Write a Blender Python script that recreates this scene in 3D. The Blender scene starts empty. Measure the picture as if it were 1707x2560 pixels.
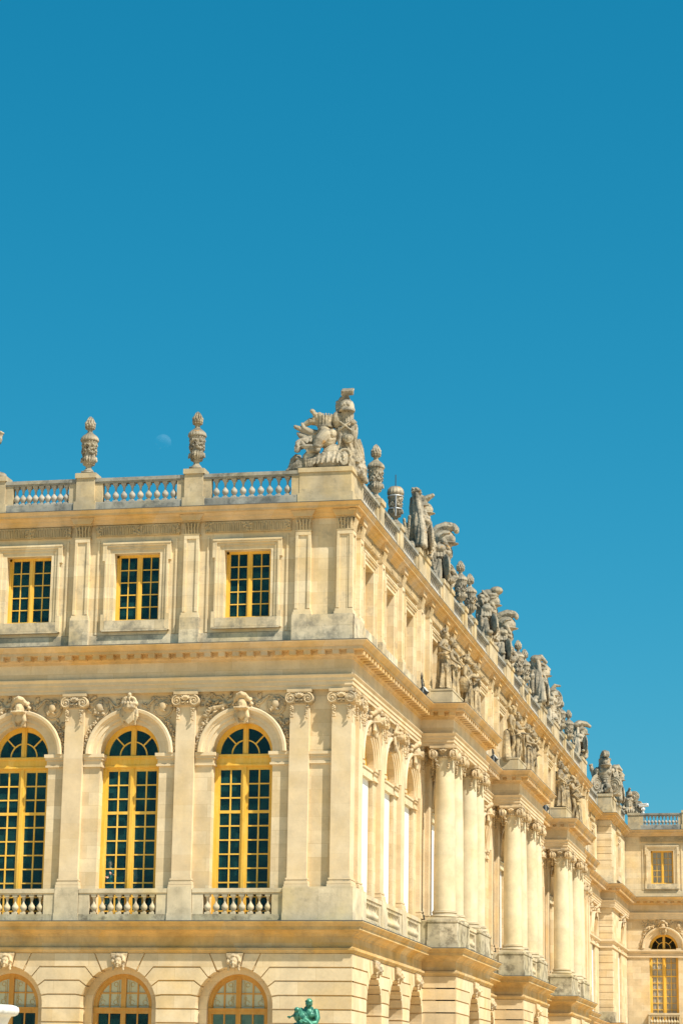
import bpy, bmesh, math, random
from mathutils import Vector, Matrix, noise
R_ = math.radians; PI = math.pi
sc = bpy.context.scene
C = sc.collection

# ------------------------------------------------------------------ camera
cam_d = bpy.data.cameras.new('camera'); cam = bpy.data.objects.new('camera', cam_d); C.objects.link(cam)
sc.camera = cam
YAW, PITCH, ROLL, FPX = -0.21190321, 0.24442043, 0.0155186, 5993.15
cam_d.sensor_fit = 'VERTICAL'; cam_d.sensor_height = 36.0; cam_d.lens = FPX/2560*36.0
cam_d.clip_start = 0.5; cam_d.clip_end = 20000
_f = Vector((math.sin(YAW)*math.cos(PITCH), math.cos(YAW)*math.cos(PITCH), math.sin(PITCH)))
_r = Vector((math.cos(YAW), -math.sin(YAW), 0)); _u = _r.cross(_f)
_r2 = math.cos(ROLL)*_r + math.sin(ROLL)*_u; _u2 = -math.sin(ROLL)*_r + math.cos(ROLL)*_u
CAM = Vector((18.419, -88.0, 0.0))
cam.matrix_world = Matrix(((_r2.x, _u2.x, -_f.x, CAM.x), (_r2.y, _u2.y, -_f.y, CAM.y), (_r2.z, _u2.z, -_f.z, CAM.z), (0, 0, 0, 1)))

# ------------------------------------------------------------------ light
SUN = Vector((1.85, -1.0, 3.0)).normalized()
SUN_EL = math.asin(SUN.z); SUN_AZ = math.atan2(SUN.x, SUN.y)
sd = bpy.data.lights.new('sun', 'SUN'); sd.energy = 4.2; sd.angle = R_(0.5); sd.color = (1.0, 0.935, 0.80)
so = bpy.data.objects.new('sun', sd); C.objects.link(so)
so.rotation_euler = (-SUN).to_track_quat('-Z', 'Y').to_euler()
w = bpy.data.worlds.new('World'); sc.world = w; w.use_nodes = True
nt = w.node_tree; nt.nodes.clear()
sky = nt.nodes.new('ShaderNodeTexSky'); sky.sky_type = 'NISHITA'; sky.sun_disc = False
sky.sun_elevation = SUN_EL; sky.sun_rotation = SUN_AZ; sky.air_density = 1.0; sky.dust_density = 1.0; sky.ozone_density = 1.0
tint = nt.nodes.new('ShaderNodeMix'); tint.data_type = 'RGBA'; tint.blend_type = 'MULTIPLY'; tint.inputs[0].default_value = 1.0
tint.inputs[7].default_value = (0.056, 0.575, 0.645, 1)
bg = nt.nodes.new('ShaderNodeBackground'); bg.inputs[1].default_value = 0.10
wo = nt.nodes.new('ShaderNodeOutputWorld')
sep_ = nt.nodes.new('ShaderNodeSeparateColor'); com_ = nt.nodes.new('ShaderNodeCombineColor')
def _m(op, a, b):
    x = nt.nodes.new('ShaderNodeMath'); x.operation = op
    for q, v in ((x.inputs[0], a), (x.inputs[1], b)):
        if hasattr(v, 'is_output'): nt.links.new(v, q)
        else: q.default_value = v
    return x.outputs[0]
nt.links.new(sky.outputs[0], tint.inputs[6]); nt.links.new(tint.outputs[2], sep_.inputs[0])
g_ = _m('MULTIPLY', _m('POWER', sep_.outputs[1], 0.74), 1.155); b_ = _m('MULTIPLY', _m('POWER', sep_.outputs[2], 0.68), 1.40)
r_ = _m('MINIMUM', _m('MULTIPLY', _m('POWER', sep_.outputs[0], 2.2), 19.5), _m('MULTIPLY', g_, 0.8))
for i_, q_ in enumerate((r_, g_, b_)): nt.links.new(q_, com_.inputs[i_])
nt.links.new(com_.outputs[0], bg.inputs[0]); nt.links.new(bg.outputs[0], wo.inputs[0])
sc.view_settings.view_transform = 'Standard'; sc.view_settings.look = 'None'
sc.view_settings.exposure = 0.88; sc.view_settings.gamma = 1.0
sc.cycles.max_bounces = 6; sc.cycles.transparent_max_bounces = 12

# ------------------------------------------------------------------ materials
def newmat(name):
    m = bpy.data.materials.new(name); m.use_nodes = True
    n = m.node_tree.nodes; b = n['Principled BSDF']
    return m, n, m.node_tree.links, b
def plain(name, col, rough=0.6, metal=0.0, spec=0.3):
    m, n, l, b = newmat(name)
    b.inputs['Base Color'].default_value = (*col, 1); b.inputs['Roughness'].default_value = rough
    b.inputs['Metallic'].default_value = metal; b.inputs['Specular IOR Level'].default_value = spec
    return m
def mixc(n, l, fac, a, b, mode='MIX'):
    x = n.new('ShaderNodeMix'); x.data_type = 'RGBA'; x.blend_type = mode
    for sock, v in ((x.inputs[0], fac), (x.inputs[6], a), (x.inputs[7], b)):
        if hasattr(v, 'is_output'): l.new(v, sock)
        elif isinstance(v, (int, float)): sock.default_value = v
        else: sock.default_value = (*v, 1)
    return x.outputs[2]
def ramp(n, l, src, lo, hi):
    x = n.new('ShaderNodeMapRange'); x.inputs[1].default_value = lo; x.inputs[2].default_value = hi; x.clamp = True
    l.new(src, x.inputs[0]); return x.outputs[0]
def noise_n(n, l, vec, scale, detail=4, rough=0.55):
    x = n.new('ShaderNodeTexNoise'); x.inputs['Scale'].default_value = scale; x.inputs['Detail'].default_value = detail
    x.inputs['Roughness'].default_value = rough
    l.new(vec, x.inputs['Vector']); return x.outputs[0]
def math_n(n, l, op, a, b):
    x = n.new('ShaderNodeMath'); x.operation = op
    for s, v in ((x.inputs[0], a), (x.inputs[1], b)):
        if hasattr(v, 'is_output'): l.new(v, s)
        else: s.default_value = v
    return x.outputs[0]
def stone(name, c1, c2, ochre, brick=None, grime=0.25, top=0.5, grey=(0.17, 0.165, 0.15), bump=0.25, ochre_amt=0.5, spots=0.0, streak=0.3, gl=(0.56, 0.70), patch=0.22):
    """weathered limestone: block to block tone, ochre patches, rain streaks, lichen on what faces up"""
    yl = lambda c: (c[0]*0.985, min(c[1]*1.012, 0.9), c[2]*1.05)
    c1, c2, ochre = yl(c1), yl(c2), yl(ochre)
    m, n, l, b = newmat(name)
    g = n.new('ShaderNodeNewGeometry'); pos = g.outputs['Position']
    sep = n.new('ShaderNodeSeparateXYZ'); l.new(pos, sep.inputs[0])
    u = math_n(n, l, 'ADD', sep.outputs[0], sep.outputs[1])
    cmb = n.new('ShaderNodeCombineXYZ'); l.new(u, cmb.inputs[0]); l.new(sep.outputs[2], cmb.inputs[1])
    if brick:
        bt = n.new('ShaderNodeTexBrick'); l.new(cmb.outputs[0], bt.inputs['Vector'])
        bt.inputs['Color1'].default_value = (*c1, 1); bt.inputs['Color2'].default_value = (*c2, 1)
        bt.inputs['Mortar'].default_value = (*[x*0.93 for x in c1], 1)
        bt.inputs['Scale'].default_value = 1.0; bt.inputs['Brick Width'].default_value = brick[0]; bt.inputs['Row Height'].default_value = brick[1]
        bt.inputs['Mortar Size'].default_value = 0.010; bt.inputs['Mortar Smooth'].default_value = 0.4; bt.inputs['Bias'].default_value = -0.1
        bt.offset = 0.5; bt.squash = 1.0
        base = bt.outputs[0]
    else:
        base = mixc(n, l, ramp(n, l, noise_n(n, l, pos, 0.8, 3), 0.35, 0.65), c1, c2)
    base = mixc(n, l, math_n(n, l, 'MULTIPLY', ramp(n, l, noise_n(n, l, pos, 0.55, 5), 0.48, 0.72), ochre_amt), base, ochre)
    fine = noise_n(n, l, pos, 9.0, 6, 0.7)
    base = mixc(n, l, math_n(n, l, 'MULTIPLY', ramp(n, l, fine, 0.45, 0.75), 0.22), base, tuple(x*0.66 for x in c1))
    pv = n.new('ShaderNodeMapRange'); pv.inputs[1].default_value = 0.3; pv.inputs[2].default_value = 0.7; pv.inputs[3].default_value = 1-patch; pv.inputs[4].default_value = 1+patch*0.5
    l.new(noise_n(n, l, pos, 1.15, 6, 0.62), pv.inputs[0]); base = mixc(n, l, 1.0, base, pv.outputs[0], 'MULTIPLY')
    # streaks: noise stretched in z
    mp = n.new('ShaderNodeMapping'); mp.inputs['Scale'].default_value = (3.2, 3.2, 0.35); l.new(pos, mp.inputs[0])
    stk = ramp(n, l, noise_n(n, l, mp.outputs[0], 1.0, 5, 0.65), 0.55, 0.8)
    base = mixc(n, l, math_n(n, l, 'MULTIPLY', stk, streak), base, tuple(0.45*a+0.55*b for a, b in zip(c1, grey)))
    if grime > 0:
        gr = ramp(n, l, noise_n(n, l, pos, 1.9, 7, 0.7), gl[0], gl[1])
        base = mixc(n, l, math_n(n, l, 'MULTIPLY', gr, grime), base, grey)
    if top > 0:
        sn = n.new('ShaderNodeSeparateXYZ'); l.new(g.outputs['Normal'], sn.inputs[0])
        up = ramp(n, l, sn.outputs[2], 0.25, 0.85)
        base = mixc(n, l, math_n(n, l, 'MULTIPLY', up, top), base, grey)
    if spots > 0:
        sp = ramp(n, l, noise_n(n, l, pos, 3.1, 3, 0.5), 0.66, 0.72)
        base = mixc(n, l, math_n(n, l, 'MULTIPLY', sp, spots), base, (0.50, 0.25, 0.05))
    l.new(base, b.inputs['Base Color']); b.inputs['Roughness'].default_value = 0.9; b.inputs['Specular IOR Level'].default_value = 0.15
    if bump > 0:
        bp = n.new('ShaderNodeBump'); bp.inputs['Strength'].default_value = bump; bp.inputs['Distance'].default_value = 0.02
        l.new(noise_n(n, l, pos, 14.0, 6, 0.7), bp.inputs['Height']); l.new(bp.outputs[0], b.inputs['Normal'])
    return m
M_ = {}
M_['attic stained'] = stone('stained attic limestone', (0.62, 0.49, 0.31), (0.74, 0.61, 0.42), (0.62, 0.44, 0.17), (1.2, 0.6), grime=0.75, top=0.7, grey=(0.20, 0.185, 0.15), streak=0.8, gl=(0.46, 0.64), patch=0.3)
M_['ashlar'] = stone('ashlar limestone', (0.63, 0.475, 0.28), (0.76, 0.61, 0.40), (0.69, 0.45, 0.16), (1.35, 0.51), grime=0.08, top=0.4, streak=0.22, patch=0.18)
M_['attic'] = stone('attic limestone', (0.67, 0.51, 0.30), (0.77, 0.63, 0.42), (0.70, 0.47, 0.17), (1.2, 0.45), grime=0.38, top=0.5, streak=0.5, patch=0.18)
M_['smooth'] = stone('dressed limestone', (0.72, 0.565, 0.365), (0.67, 0.50, 0.30), (0.68, 0.46, 0.18), (7.0, 0.62), grime=0.10, top=0.4, streak=0.2, ochre_amt=0.45, patch=0.16)
M_['mould'] = stone('cornice limestone', (0.66, 0.42, 0.175), (0.63, 0.48, 0.31), (0.62, 0.37, 0.09), (1.6, 3.0), grime=0.16, top=0.25, streak=0.35, ochre_amt=0.7)
M_['mould low'] = stone('lower cornice limestone', (0.62, 0.395, 0.15), (0.58, 0.44, 0.25), (0.56, 0.31, 0.06), (1.5, 3.0), grime=0.35, top=0.25, streak=0.6, ochre_amt=0.65, patch=0.3)
M_['carved'] = stone('carved limestone', (0.66, 0.50, 0.30), (0.52, 0.385, 0.225), (0.56, 0.35, 0.13), None, grime=0.6, top=0.3, ochre_amt=0.35, gl=(0.5, 0.66), patch=0.3)
M_['frieze'] = stone('frieze carving stone', (0.60, 0.45, 0.255), (0.50, 0.375, 0.21), (0.56, 0.37, 0.13), None, grime=0.5, top=0.2, patch=0.3)
M_['weathered'] = stone('weathered parapet stone', (0.40, 0.37, 0.305), (0.30, 0.285, 0.245), (0.42, 0.34, 0.18), (1.5, 4.0), grime=0.8, top=0.9, grey=(0.10, 0.105, 0.10), streak=0.9, gl=(0.48, 0.65), patch=0.35)
M_['pedestal'] = stone('parapet pedestal stone', (0.58, 0.45, 0.27), (0.46, 0.375, 0.25), (0.60, 0.39, 0.11), (1.1, 0.5), grime=0.6, top=0.85, grey=(0.15, 0.14, 0.115), streak=0.7, patch=0.3)
M_['baluster'] = stone('baluster stone', (0.48, 0.42, 0.34), (0.40, 0.36, 0.30), (0.48, 0.37, 0.20), None, grime=0.5, top=0.7, grey=(0.15, 0.155, 0.15), streak=0.6, patch=0.3)
M_['balcony'] = stone('balcony stone', (0.68, 0.555, 0.37), (0.57, 0.46, 0.30), (0.60, 0.43, 0.13), (1.3, 4.0), grime=0.45, top=0.75, grey=(0.18, 0.16, 0.12), streak=0.6, patch=0.3)
M_['mossy'] = stone('mossy balcony stone', (0.48, 0.40, 0.26), (0.62, 0.52, 0.36), (0.42, 0.31, 0.08), (1.3, 4.0), grime=0.8, top=0.7, grey=(0.14, 0.115, 0.075), streak=0.8, gl=(0.48, 0.62), patch=0.35)
M_['roofstone'] = stone('roof sculpture stone', (0.52, 0.43, 0.305), (0.33, 0.285, 0.215), (0.50, 0.38, 0.19), None, grime=0.75, top=0.85, grey=(0.10, 0.092, 0.074), bump=0.6, spots=0.6, streak=0.5, gl=(0.50, 0.62), patch=0.4)
M_['statue'] = stone('portico statue stone', (0.58, 0.43, 0.24), (0.42, 0.32, 0.19), (0.54, 0.34, 0.10), None, grime=0.85, top=0.95, grey=(0.14, 0.12, 0.09), bump=0.4, streak=0.7, gl=(0.44, 0.60), patch=0.35)
M_['column'] = stone('column limestone', (0.68, 0.565, 0.375), (0.65, 0.525, 0.325), (0.64, 0.47, 0.21), (9.0, 0.9), grime=0.06, top=0.3, streak=0.12, ochre_amt=0.3)
M_['yellow'] = plain('ochre yellow window paint', (0.74, 0.425, 0.05), 0.45, 0, 0.35)
M_['yellowdk'] = plain('ochre brown door paint', (0.52, 0.255, 0.045), 0.5, 0, 0.3)
M_['lead'] = plain('dull lead sheet', (0.10, 0.105, 0.11), 0.55, 0.2, 0.4)
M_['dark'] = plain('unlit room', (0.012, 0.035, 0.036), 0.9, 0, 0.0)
M_['blind'] = plain('white canvas blind', (0.80, 0.80, 0.79), 0.8)
M_['gold'] = plain('gilt pattern', (0.50, 0.33, 0.10), 0.5)
M_['black'] = plain('black lamp housing', (0.05, 0.055, 0.06), 0.6)
M_['grey metal'] = plain('grey metal', (0.35, 0.37, 0.39), 0.45, 0.3)
M_['white metal'] = plain('white enamel', (0.75, 0.74, 0.72), 0.4)
M_['glow glass'] = plain('lamp glass', (0.55, 0.57, 0.55), 0.1, 0, 0.6)
M_['marble'] = stone('white marble', (0.78, 0.76, 0.70), (0.72, 0.70, 0.66), (0.70, 0.66, 0.52), None, grime=0.1, top=0.0, grey=(0.4, 0.4, 0.36), streak=0.1)
M_['skin'] = plain('skin', (0.66, 0.38, 0.29), 0.55)
M_['teal cloth'] = plain('teal shirt', (0.07, 0.23, 0.25), 0.85)
M_['pale cloth'] = plain('pale shirt', (0.45, 0.47, 0.46), 0.85)
M_['dark cloth'] = plain('dark trousers', (0.02, 0.022, 0.03), 0.85)
M_['hair'] = plain('dark hair', (0.02, 0.014, 0.01), 0.7)
M_['room curtain'] = plain('pale curtain', (0.80, 0.76, 0.70), 0.9)
M_['gf pane'] = plain('pale patterned shade behind glass', (0.50, 0.51, 0.36), 0.25, 0, 0.5)
def mk_glass():
    m, n, l, b = newmat('window glass'); n.remove(b)
    out = n['Material Output']
    tr = n.new('ShaderNodeBsdfTransparent'); tr.inputs[0].default_value = (0.66, 0.80, 0.80, 1)
    gl = n.new('ShaderNodeBsdfGlossy'); gl.inputs['Roughness'].default_value = 0.02
    fr = n.new('ShaderNodeFresnel'); fr.inputs[0].default_value = 1.5
    mx = n.new('ShaderNodeMixShader'); l.new(fr.outputs[0], mx.inputs[0]); l.new(tr.outputs[0], mx.inputs[1]); l.new(gl.outputs[0], mx.inputs[2])
    df = n.new('ShaderNodeBsdfDiffuse'); g = n.new('ShaderNodeNewGeometry')
    df.inputs[0].default_value = (0.03, 0.15, 0.15, 1)  # teal painted into the panes, standing in for the sky they reflect
    m2 = n.new('ShaderNodeMixShader'); sp = n.new('ShaderNodeSeparateXYZ'); l.new(g.outputs['Position'], sp.inputs[0])
    uu = math_n(n, l, 'FLOOR', math_n(n, l, 'MULTIPLY', math_n(n, l, 'ADD', sp.outputs[0], sp.outputs[1]), 2.05), 0); zz = math_n(n, l, 'FLOOR', math_n(n, l, 'MULTIPLY', sp.outputs[2], 1.87), 0)
    cb = n.new('ShaderNodeCombineXYZ'); l.new(uu, cb.inputs[0]); l.new(zz, cb.inputs[1]); wn = n.new('ShaderNodeTexWhiteNoise'); wn.noise_dimensions = '3D'; l.new(cb.outputs[0], wn.inputs['Vector'])
    sky_teal = math_n(n, l, 'MULTIPLY', noise_n(n, l, g.outputs['Position'], 1.3, 3), math_n(n, l, 'ADD', wn.outputs[0], 0.35))  # share of that painted teal, varied from pane to pane
    bpn = n.new('ShaderNodeBump'); bpn.inputs['Strength'].default_value = 0.08; bpn.inputs['Distance'].default_value = 0.05; l.new(noise_n(n, l, g.outputs['Position'], 2.2, 2), bpn.inputs['Height']); l.new(bpn.outputs[0], gl.inputs['Normal'])
    l.new(math_n(n, l, 'MULTIPLY', sky_teal, 0.42), m2.inputs[0]); l.new(mx.outputs[0], m2.inputs[1]); l.new(df.outputs[0], m2.inputs[2])
    l.new(m2.outputs[0], out.inputs[0]); return m
M_['glass'] = mk_glass()
M_['clear glass'] = M_['glass'].copy(); M_['clear glass'].name = 'clear window glass'
for q in M_['clear glass'].node_tree.nodes:
    if q.type == 'MATH' and q.operation == 'MULTIPLY' and abs(q.inputs[1].default_value-0.42) < .01: q.inputs[1].default_value = 0.05
    if q.type == 'BSDF_TRANSPARENT': q.inputs[0].default_value = (0.9, 0.9, 0.88, 1)
def worn_paint(key, c, c2):
    m = M_[key]; n = m.node_tree.nodes; l = m.node_tree.links; b = n['Principled BSDF']
    g = n.new('ShaderNodeNewGeometry'); pos = g.outputs['Position']
    mp = n.new('ShaderNodeMapping'); mp.inputs['Scale'].default_value = (5, 5, 0.8); l.new(pos, mp.inputs[0])
    col = mixc(n, l, ramp(n, l, noise_n(n, l, mp.outputs[0], 1.0, 5, 0.7), 0.40, 0.70), c, c2)
    col = mixc(n, l, math_n(n, l, 'MULTIPLY', ramp(n, l, noise_n(n, l, pos, 12, 4, 0.7), 0.55, 0.72), 0.4), col, tuple(x*0.55 for x in c))
    l.new(col, b.inputs['Base Color']); l.new(ramp(n, l, noise_n(n, l, pos, 4, 3), -0.2, 1.1), b.inputs['Roughness'])
worn_paint('yellow', (0.74, 0.425, 0.05), (0.80, 0.52, 0.12)); worn_paint('yellowdk', (0.52, 0.255, 0.045), (0.60, 0.34, 0.09))
def mk_bronze():
    m, n, l, b = newmat('verdigris bronze')
    g = n.new('ShaderNodeNewGeometry'); pos = g.outputs['Position']
    a = ramp(n, l, noise_n(n, l, pos, 6, 6, 0.65), 0.35, 0.65)
    col = mixc(n, l, a, (0.012, 0.085, 0.062), (0.10, 0.34, 0.22))
    l.new(col, b.inputs['Base Color']); b.inputs['Roughness'].default_value = 0.42; b.inputs['Metallic'].default_value = 0.3
    return m
M_['bronze'] = mk_bronze()
def mk_ground():
    m, n, l, b = newmat('sandy gravel')
    g = n.new('ShaderNodeNewGeometry'); pos = g.outputs['Position']
    col = mixc(n, l, noise_n(n, l, pos, 0.3, 8, 0.7), (0.57, 0.42, 0.235), (0.67, 0.51, 0.31))
    col = mixc(n, l, math_n(n, l, 'MULTIPLY', ramp(n, l, noise_n(n, l, pos, 30, 3), 0.4, 0.7), 0.4), col, (0.36, 0.29, 0.19))
    l.new(col, b.inputs['Base Color']); b.inputs['Roughness'].default_value = 0.95
    return m
M_['gravel'] = mk_ground()

# ------------------------------------------------------------------ mesh building
class MB:
    def __init__(s): s.v = []; s.f = []
    def add(s, vs, fs, mat=None):
        o = len(s.v)
        s.v += [tuple(mat @ Vector(p)) for p in vs] if mat else [tuple(p) for p in vs]
        s.f += [tuple(i+o for i in f) for f in fs]; return s
    def box(s, x0, x1, y0, y1, z0, z1, mat=None):
        vs = [(x0,y0,z0),(x1,y0,z0),(x1,y1,z0),(x0,y1,z0),(x0,y0,z1),(x1,y0,z1),(x1,y1,z1),(x0,y1,z1)]
        return s.add(vs, [(0,3,2,1),(4,5,6,7),(0,1,5,4),(1,2,6,5),(2,3,7,6),(3,0,4,7)], mat)
    def prism(s, pts, y0, y1, mat=None):
        """polygon in x,z extruded along y"""
        n = len(pts); vs = [(p[0], y0, p[1]) for p in pts] + [(p[0], y1, p[1]) for p in pts]
        fs = [tuple(range(n)), tuple(range(2*n-1, n-1, -1))] + [(i, (i+1) % n+n*0, (i+1) % n+n, i+n) for i in range(n)]
        return s.add(vs, fs, mat)
    def lathe(s, prof, c=(0,0,0), seg=16, mod=None, mat=None, sx=1, sy=1):
        vs = []; fs = []; m = len(prof)
        for i in range(seg):
            a = 2*PI*i/seg
            for j, (r, z) in enumerate(prof):
                k = mod(a, j, r, z) if mod else 1.0
                vs.append((c[0]+r*k*sx*math.cos(a), c[1]+r*k*sy*math.sin(a), c[2]+z))
        for i in range(seg):
            for j in range(m-1):
                a, b = i*m+j, ((i+1) % seg)*m+j
                fs.append((a, b, b+1, a+1))
        fs.append(tuple(i*m for i in range(seg))[::-1]); fs.append(tuple(i*m+m-1 for i in range(seg)))
        return s.add(vs, fs, mat)
    def ell(s, c, r, rot=None, seg=10, rings=7):
        if isinstance(r, (int, float)): r = (r, r, r)
        M = Matrix.Translation(c) @ (rot.to_4x4() if rot else Matrix.Identity(4))
        vs = [(0,0,-r[2])]; fs = []
        for j in range(1, rings):
            t = -PI/2+PI*j/rings
            for i in range(seg):
                a = 2*PI*i/seg; vs.append((r[0]*math.cos(t)*math.cos(a), r[1]*math.cos(t)*math.sin(a), r[2]*math.sin(t)))
        vs.append((0,0,r[2])); last = len(vs)-1
        for i in range(seg): fs.append((0, 1+(i+1) % seg, 1+i))
        for j in range(rings-2):
            for i in range(seg):
                a = 1+j*seg+i; b = 1+j*seg+(i+1) % seg; fs.append((a, b, b+seg, a+seg))
        o = 1+(rings-2)*seg
        for i in range(seg): fs.append((last, o+i, o+(i+1) % seg))
        return s.add(vs, fs, M)
    def tube(s, pts, rad, seg=8, cap=True):
        pts = [Vector(p) for p in pts]; n = len(pts)
        if isinstance(rad, (int, float)): rad = [rad]*n
        vs = []; fs = []; up = None
        for i, p in enumerate(pts):
            t = (pts[min(i+1, n-1)]-pts[max(i-1, 0)]); t = t.normalized() if t.length > 1e-9 else Vector((0,0,1))
            if up is None: up = Vector((0,0,1)) if abs(t.z) < 0.9 else Vector((1,0,0))
            a = t.cross(up)
            if a.length < 1e-6: a = t.orthogonal()
            a.normalize(); b = a.cross(t).normalized(); up = b
            for k in range(seg):
                th = 2*PI*k/seg; q = p+rad[i]*(math.cos(th)*a+math.sin(th)*b); vs.append(tuple(q))
        for i in range(n-1):
            for k in range(seg):
                a = i*seg+k; b = i*seg+(k+1) % seg; fs.append((a, b, b+seg, a+seg))
        fs.append(tuple(range(seg))[::-1]); fs.append(tuple(range((n-1)*seg, n*seg)))
        s.add(vs, fs)
        if cap:
            s.ell(pts[0], rad[0], None, 8, 6); s.ell(pts[-1], rad[-1], None, 8, 6)
        return s
    def sweep(s, prof, path, mat=None):
        """moulding profile (projection, z) along an x,y path, mitred; outside = right of travel"""
        P = [Vector((p[0], p[1])) for p in path]; n = len(P); m = len(prof); vs = []; fs = []
        nr = []
        for i in range(n-1):
            d = (P[i+1]-P[i]).normalized(); nr.append(Vector((d.y, -d.x)))
        for i in range(n):
            if i == 0: o = nr[0]
            elif i == n-1: o = nr[-1]
            else:
                a, b = nr[i-1], nr[i]
                o = a if (a-b).length < 1e-6 else (a+b)/(1+a.dot(b))
            for (p, z) in prof: q = P[i]+o*p; vs.append((q.x, q.y, z))
        for i in range(n-1):
            for j in range(m-1):
                a = i*m+j; b = (i+1)*m+j; fs.append((a, b, b+1, a+1))
        return s.add(vs, fs, mat)
    def mesh(s, name, mat, smooth=False, recalc=True, angle=None):
        me = bpy.data.meshes.new(name); me.from_pydata(s.v, [], s.f)
        if recalc:
            bm = bmesh.new(); bm.from_mesh(me); bmesh.ops.recalc_face_normals(bm, faces=bm.faces); bm.to_mesh(me); bm.free()
        me.materials.append(M_[mat] if isinstance(mat, str) else mat)
        if smooth:
            me.polygons.foreach_set('use_smooth', [True]*len(me.polygons))
            if angle:
                bm = bmesh.new(); bm.from_mesh(me)
                for e in bm.edges:
                    if len(e.link_faces) == 2 and e.calc_face_angle(0) > angle: e.smooth = False
                bm.to_mesh(me); bm.free()
        me.update(); return me
def link(name, me, parent=None, M=None):
    o = bpy.data.objects.new(name, me); C.objects.link(o)
    if parent is not None: o.parent = parent
    if M is not None: o.matrix_local = M
    return o
def tag(o, label=None, cat=None, group=None, kind=None):
    if label: o['label'] = label
    if cat: o['category'] = cat
    if group: o['group'] = group
    if kind: o['kind'] = kind
    return o
def thing(name, label, cat, M=None, group=None):
    o = bpy.data.objects.new(name, None); C.objects.link(o); o.empty_display_size = 0.3
    if M is not None: o.matrix_local = M
    return tag(o, label, cat, group)
T = lambda x, y, z=0.0: Matrix.Translation((x, y, z))
RZ = lambda a: Matrix.Rotation(a, 4, 'Z')
WORK = bpy.data.scenes.new('workbench')
def sculpt(mb, name, mat, voxel=0.035, smooth=1, amp=0.02, freq=5.0, seed=0):
    """fuse overlapping shapes to one carved surface"""
    me = mb.mesh(name, mat, recalc=False); o = bpy.data.objects.new('tmp', me); WORK.collection.objects.link(o)
    md = o.modifiers.new('r', 'REMESH'); md.mode = 'VOXEL'; md.voxel_size = voxel; md.use_smooth_shade = True
    if smooth:
        m2 = o.modifiers.new('s', 'SMOOTH'); m2.iterations = smooth; m2.factor = 0.5
    WORK.view_layers[0].update(); dg = WORK.view_layers[0].depsgraph
    out = bpy.data.meshes.new_from_object(o.evaluated_get(dg)); out.name = name
    bpy.data.objects.remove(o); bpy.data.meshes.remove(me)
    if amp > 0:
        import numpy as np
        n = len(out.vertices); co = np.empty(n*3, 'f'); no = np.empty(n*3, 'f')
        out.vertices.foreach_get('co', co); out.vertex_normals.foreach_get('vector', no)
        off = Vector((seed*7.3, seed*3.1, seed*1.7)); nz = noise.noise
        dv_ = np.array([nz(Vector(p)*freq+off)+0.6*nz(Vector(p)*freq*2.3) for p in co.reshape(-1, 3).tolist()], 'f')*amp
        co = (co.reshape(-1, 3)+no.reshape(-1, 3)*dv_[:, None]).ravel(); out.vertices.foreach_set('co', co)
    out.materials.clear(); out.materials.append(M_[mat])
    out.polygons.foreach_set('use_smooth', [True]*len(out.polygons)); out.update(); return out

# ------------------------------------------------------------------ ground
gm = MB().add([(-3000,-3000,-1.65),(3000,-3000,-1.65),(3000,3000,-1.65),(-3000,3000,-1.65)], [(0,1,2,3)]).mesh('ground', 'gravel', recalc=False)
tag(link('ground', gm), kind='structure')

# ------------------------------------------------------------------ palace
palace = thing('palace', 'long limestone palace with a sharp near corner, three columned porticoes and yellow windows', 'building')
wing = thing('palace_wing', 'far limestone wing at the right edge, beside a banded corner pavilion', 'building')
FL = Matrix.Identity(4)                 # left front: local x = along, y = inwards
FR = RZ(PI/2)                           # right front: local x -> world y, local y -> world -x
S = [14.86, 36.05, 57.2]; LEN = 9.55
E_ = [s+LEN for s in S]
Y_END = 83.0
PIL_L = [-0.385, -2.02, -6.50, -10.96, -15.42, -19.88]
BAY_L = [(-6.50, -2.02), (-10.96, -6.50), (-15.42, -10.96), (-19.88, -15.42)]
ATT_R = [0.385, 1.85, 6.3, 10.75]
for k in range(3):
    s = S[k]; ATT_R += [s+0.5, s+2.7, s+6.85, s+9.05]
    ATT_R += [[28.25, 31.6], [49.35, 52.6], [70.1, 74.6, 79.0]][k]
ATT_R += [81.15, 82.6]
COL_R = [[s+0.5, s+2.7, s+6.85, s+9.05] for s in S]
PIL_R = [0.385, 1.85, 6.3, 10.75, 28.25, 31.6, 49.35, 52.6, 70.1, 74.6, 79.0, 81.15, 82.6]
BAY_R = [(1.85, 6.3), (6.3, 10.75), (10.75, 15.36), (S[0]+2.7, S[0]+6.85), (23.91, 28.25), (27.75, 32.1), (31.9, 36.3), (S[1]+2.7, S[1]+6.85), (45.1, 49.3), (48.85, 53.1), (53.0, 57.5), (S[2]+2.7, S[2]+6.85), (66.25, 70.1), (70.1, 74.6), (74.6, 79.0)]

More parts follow.
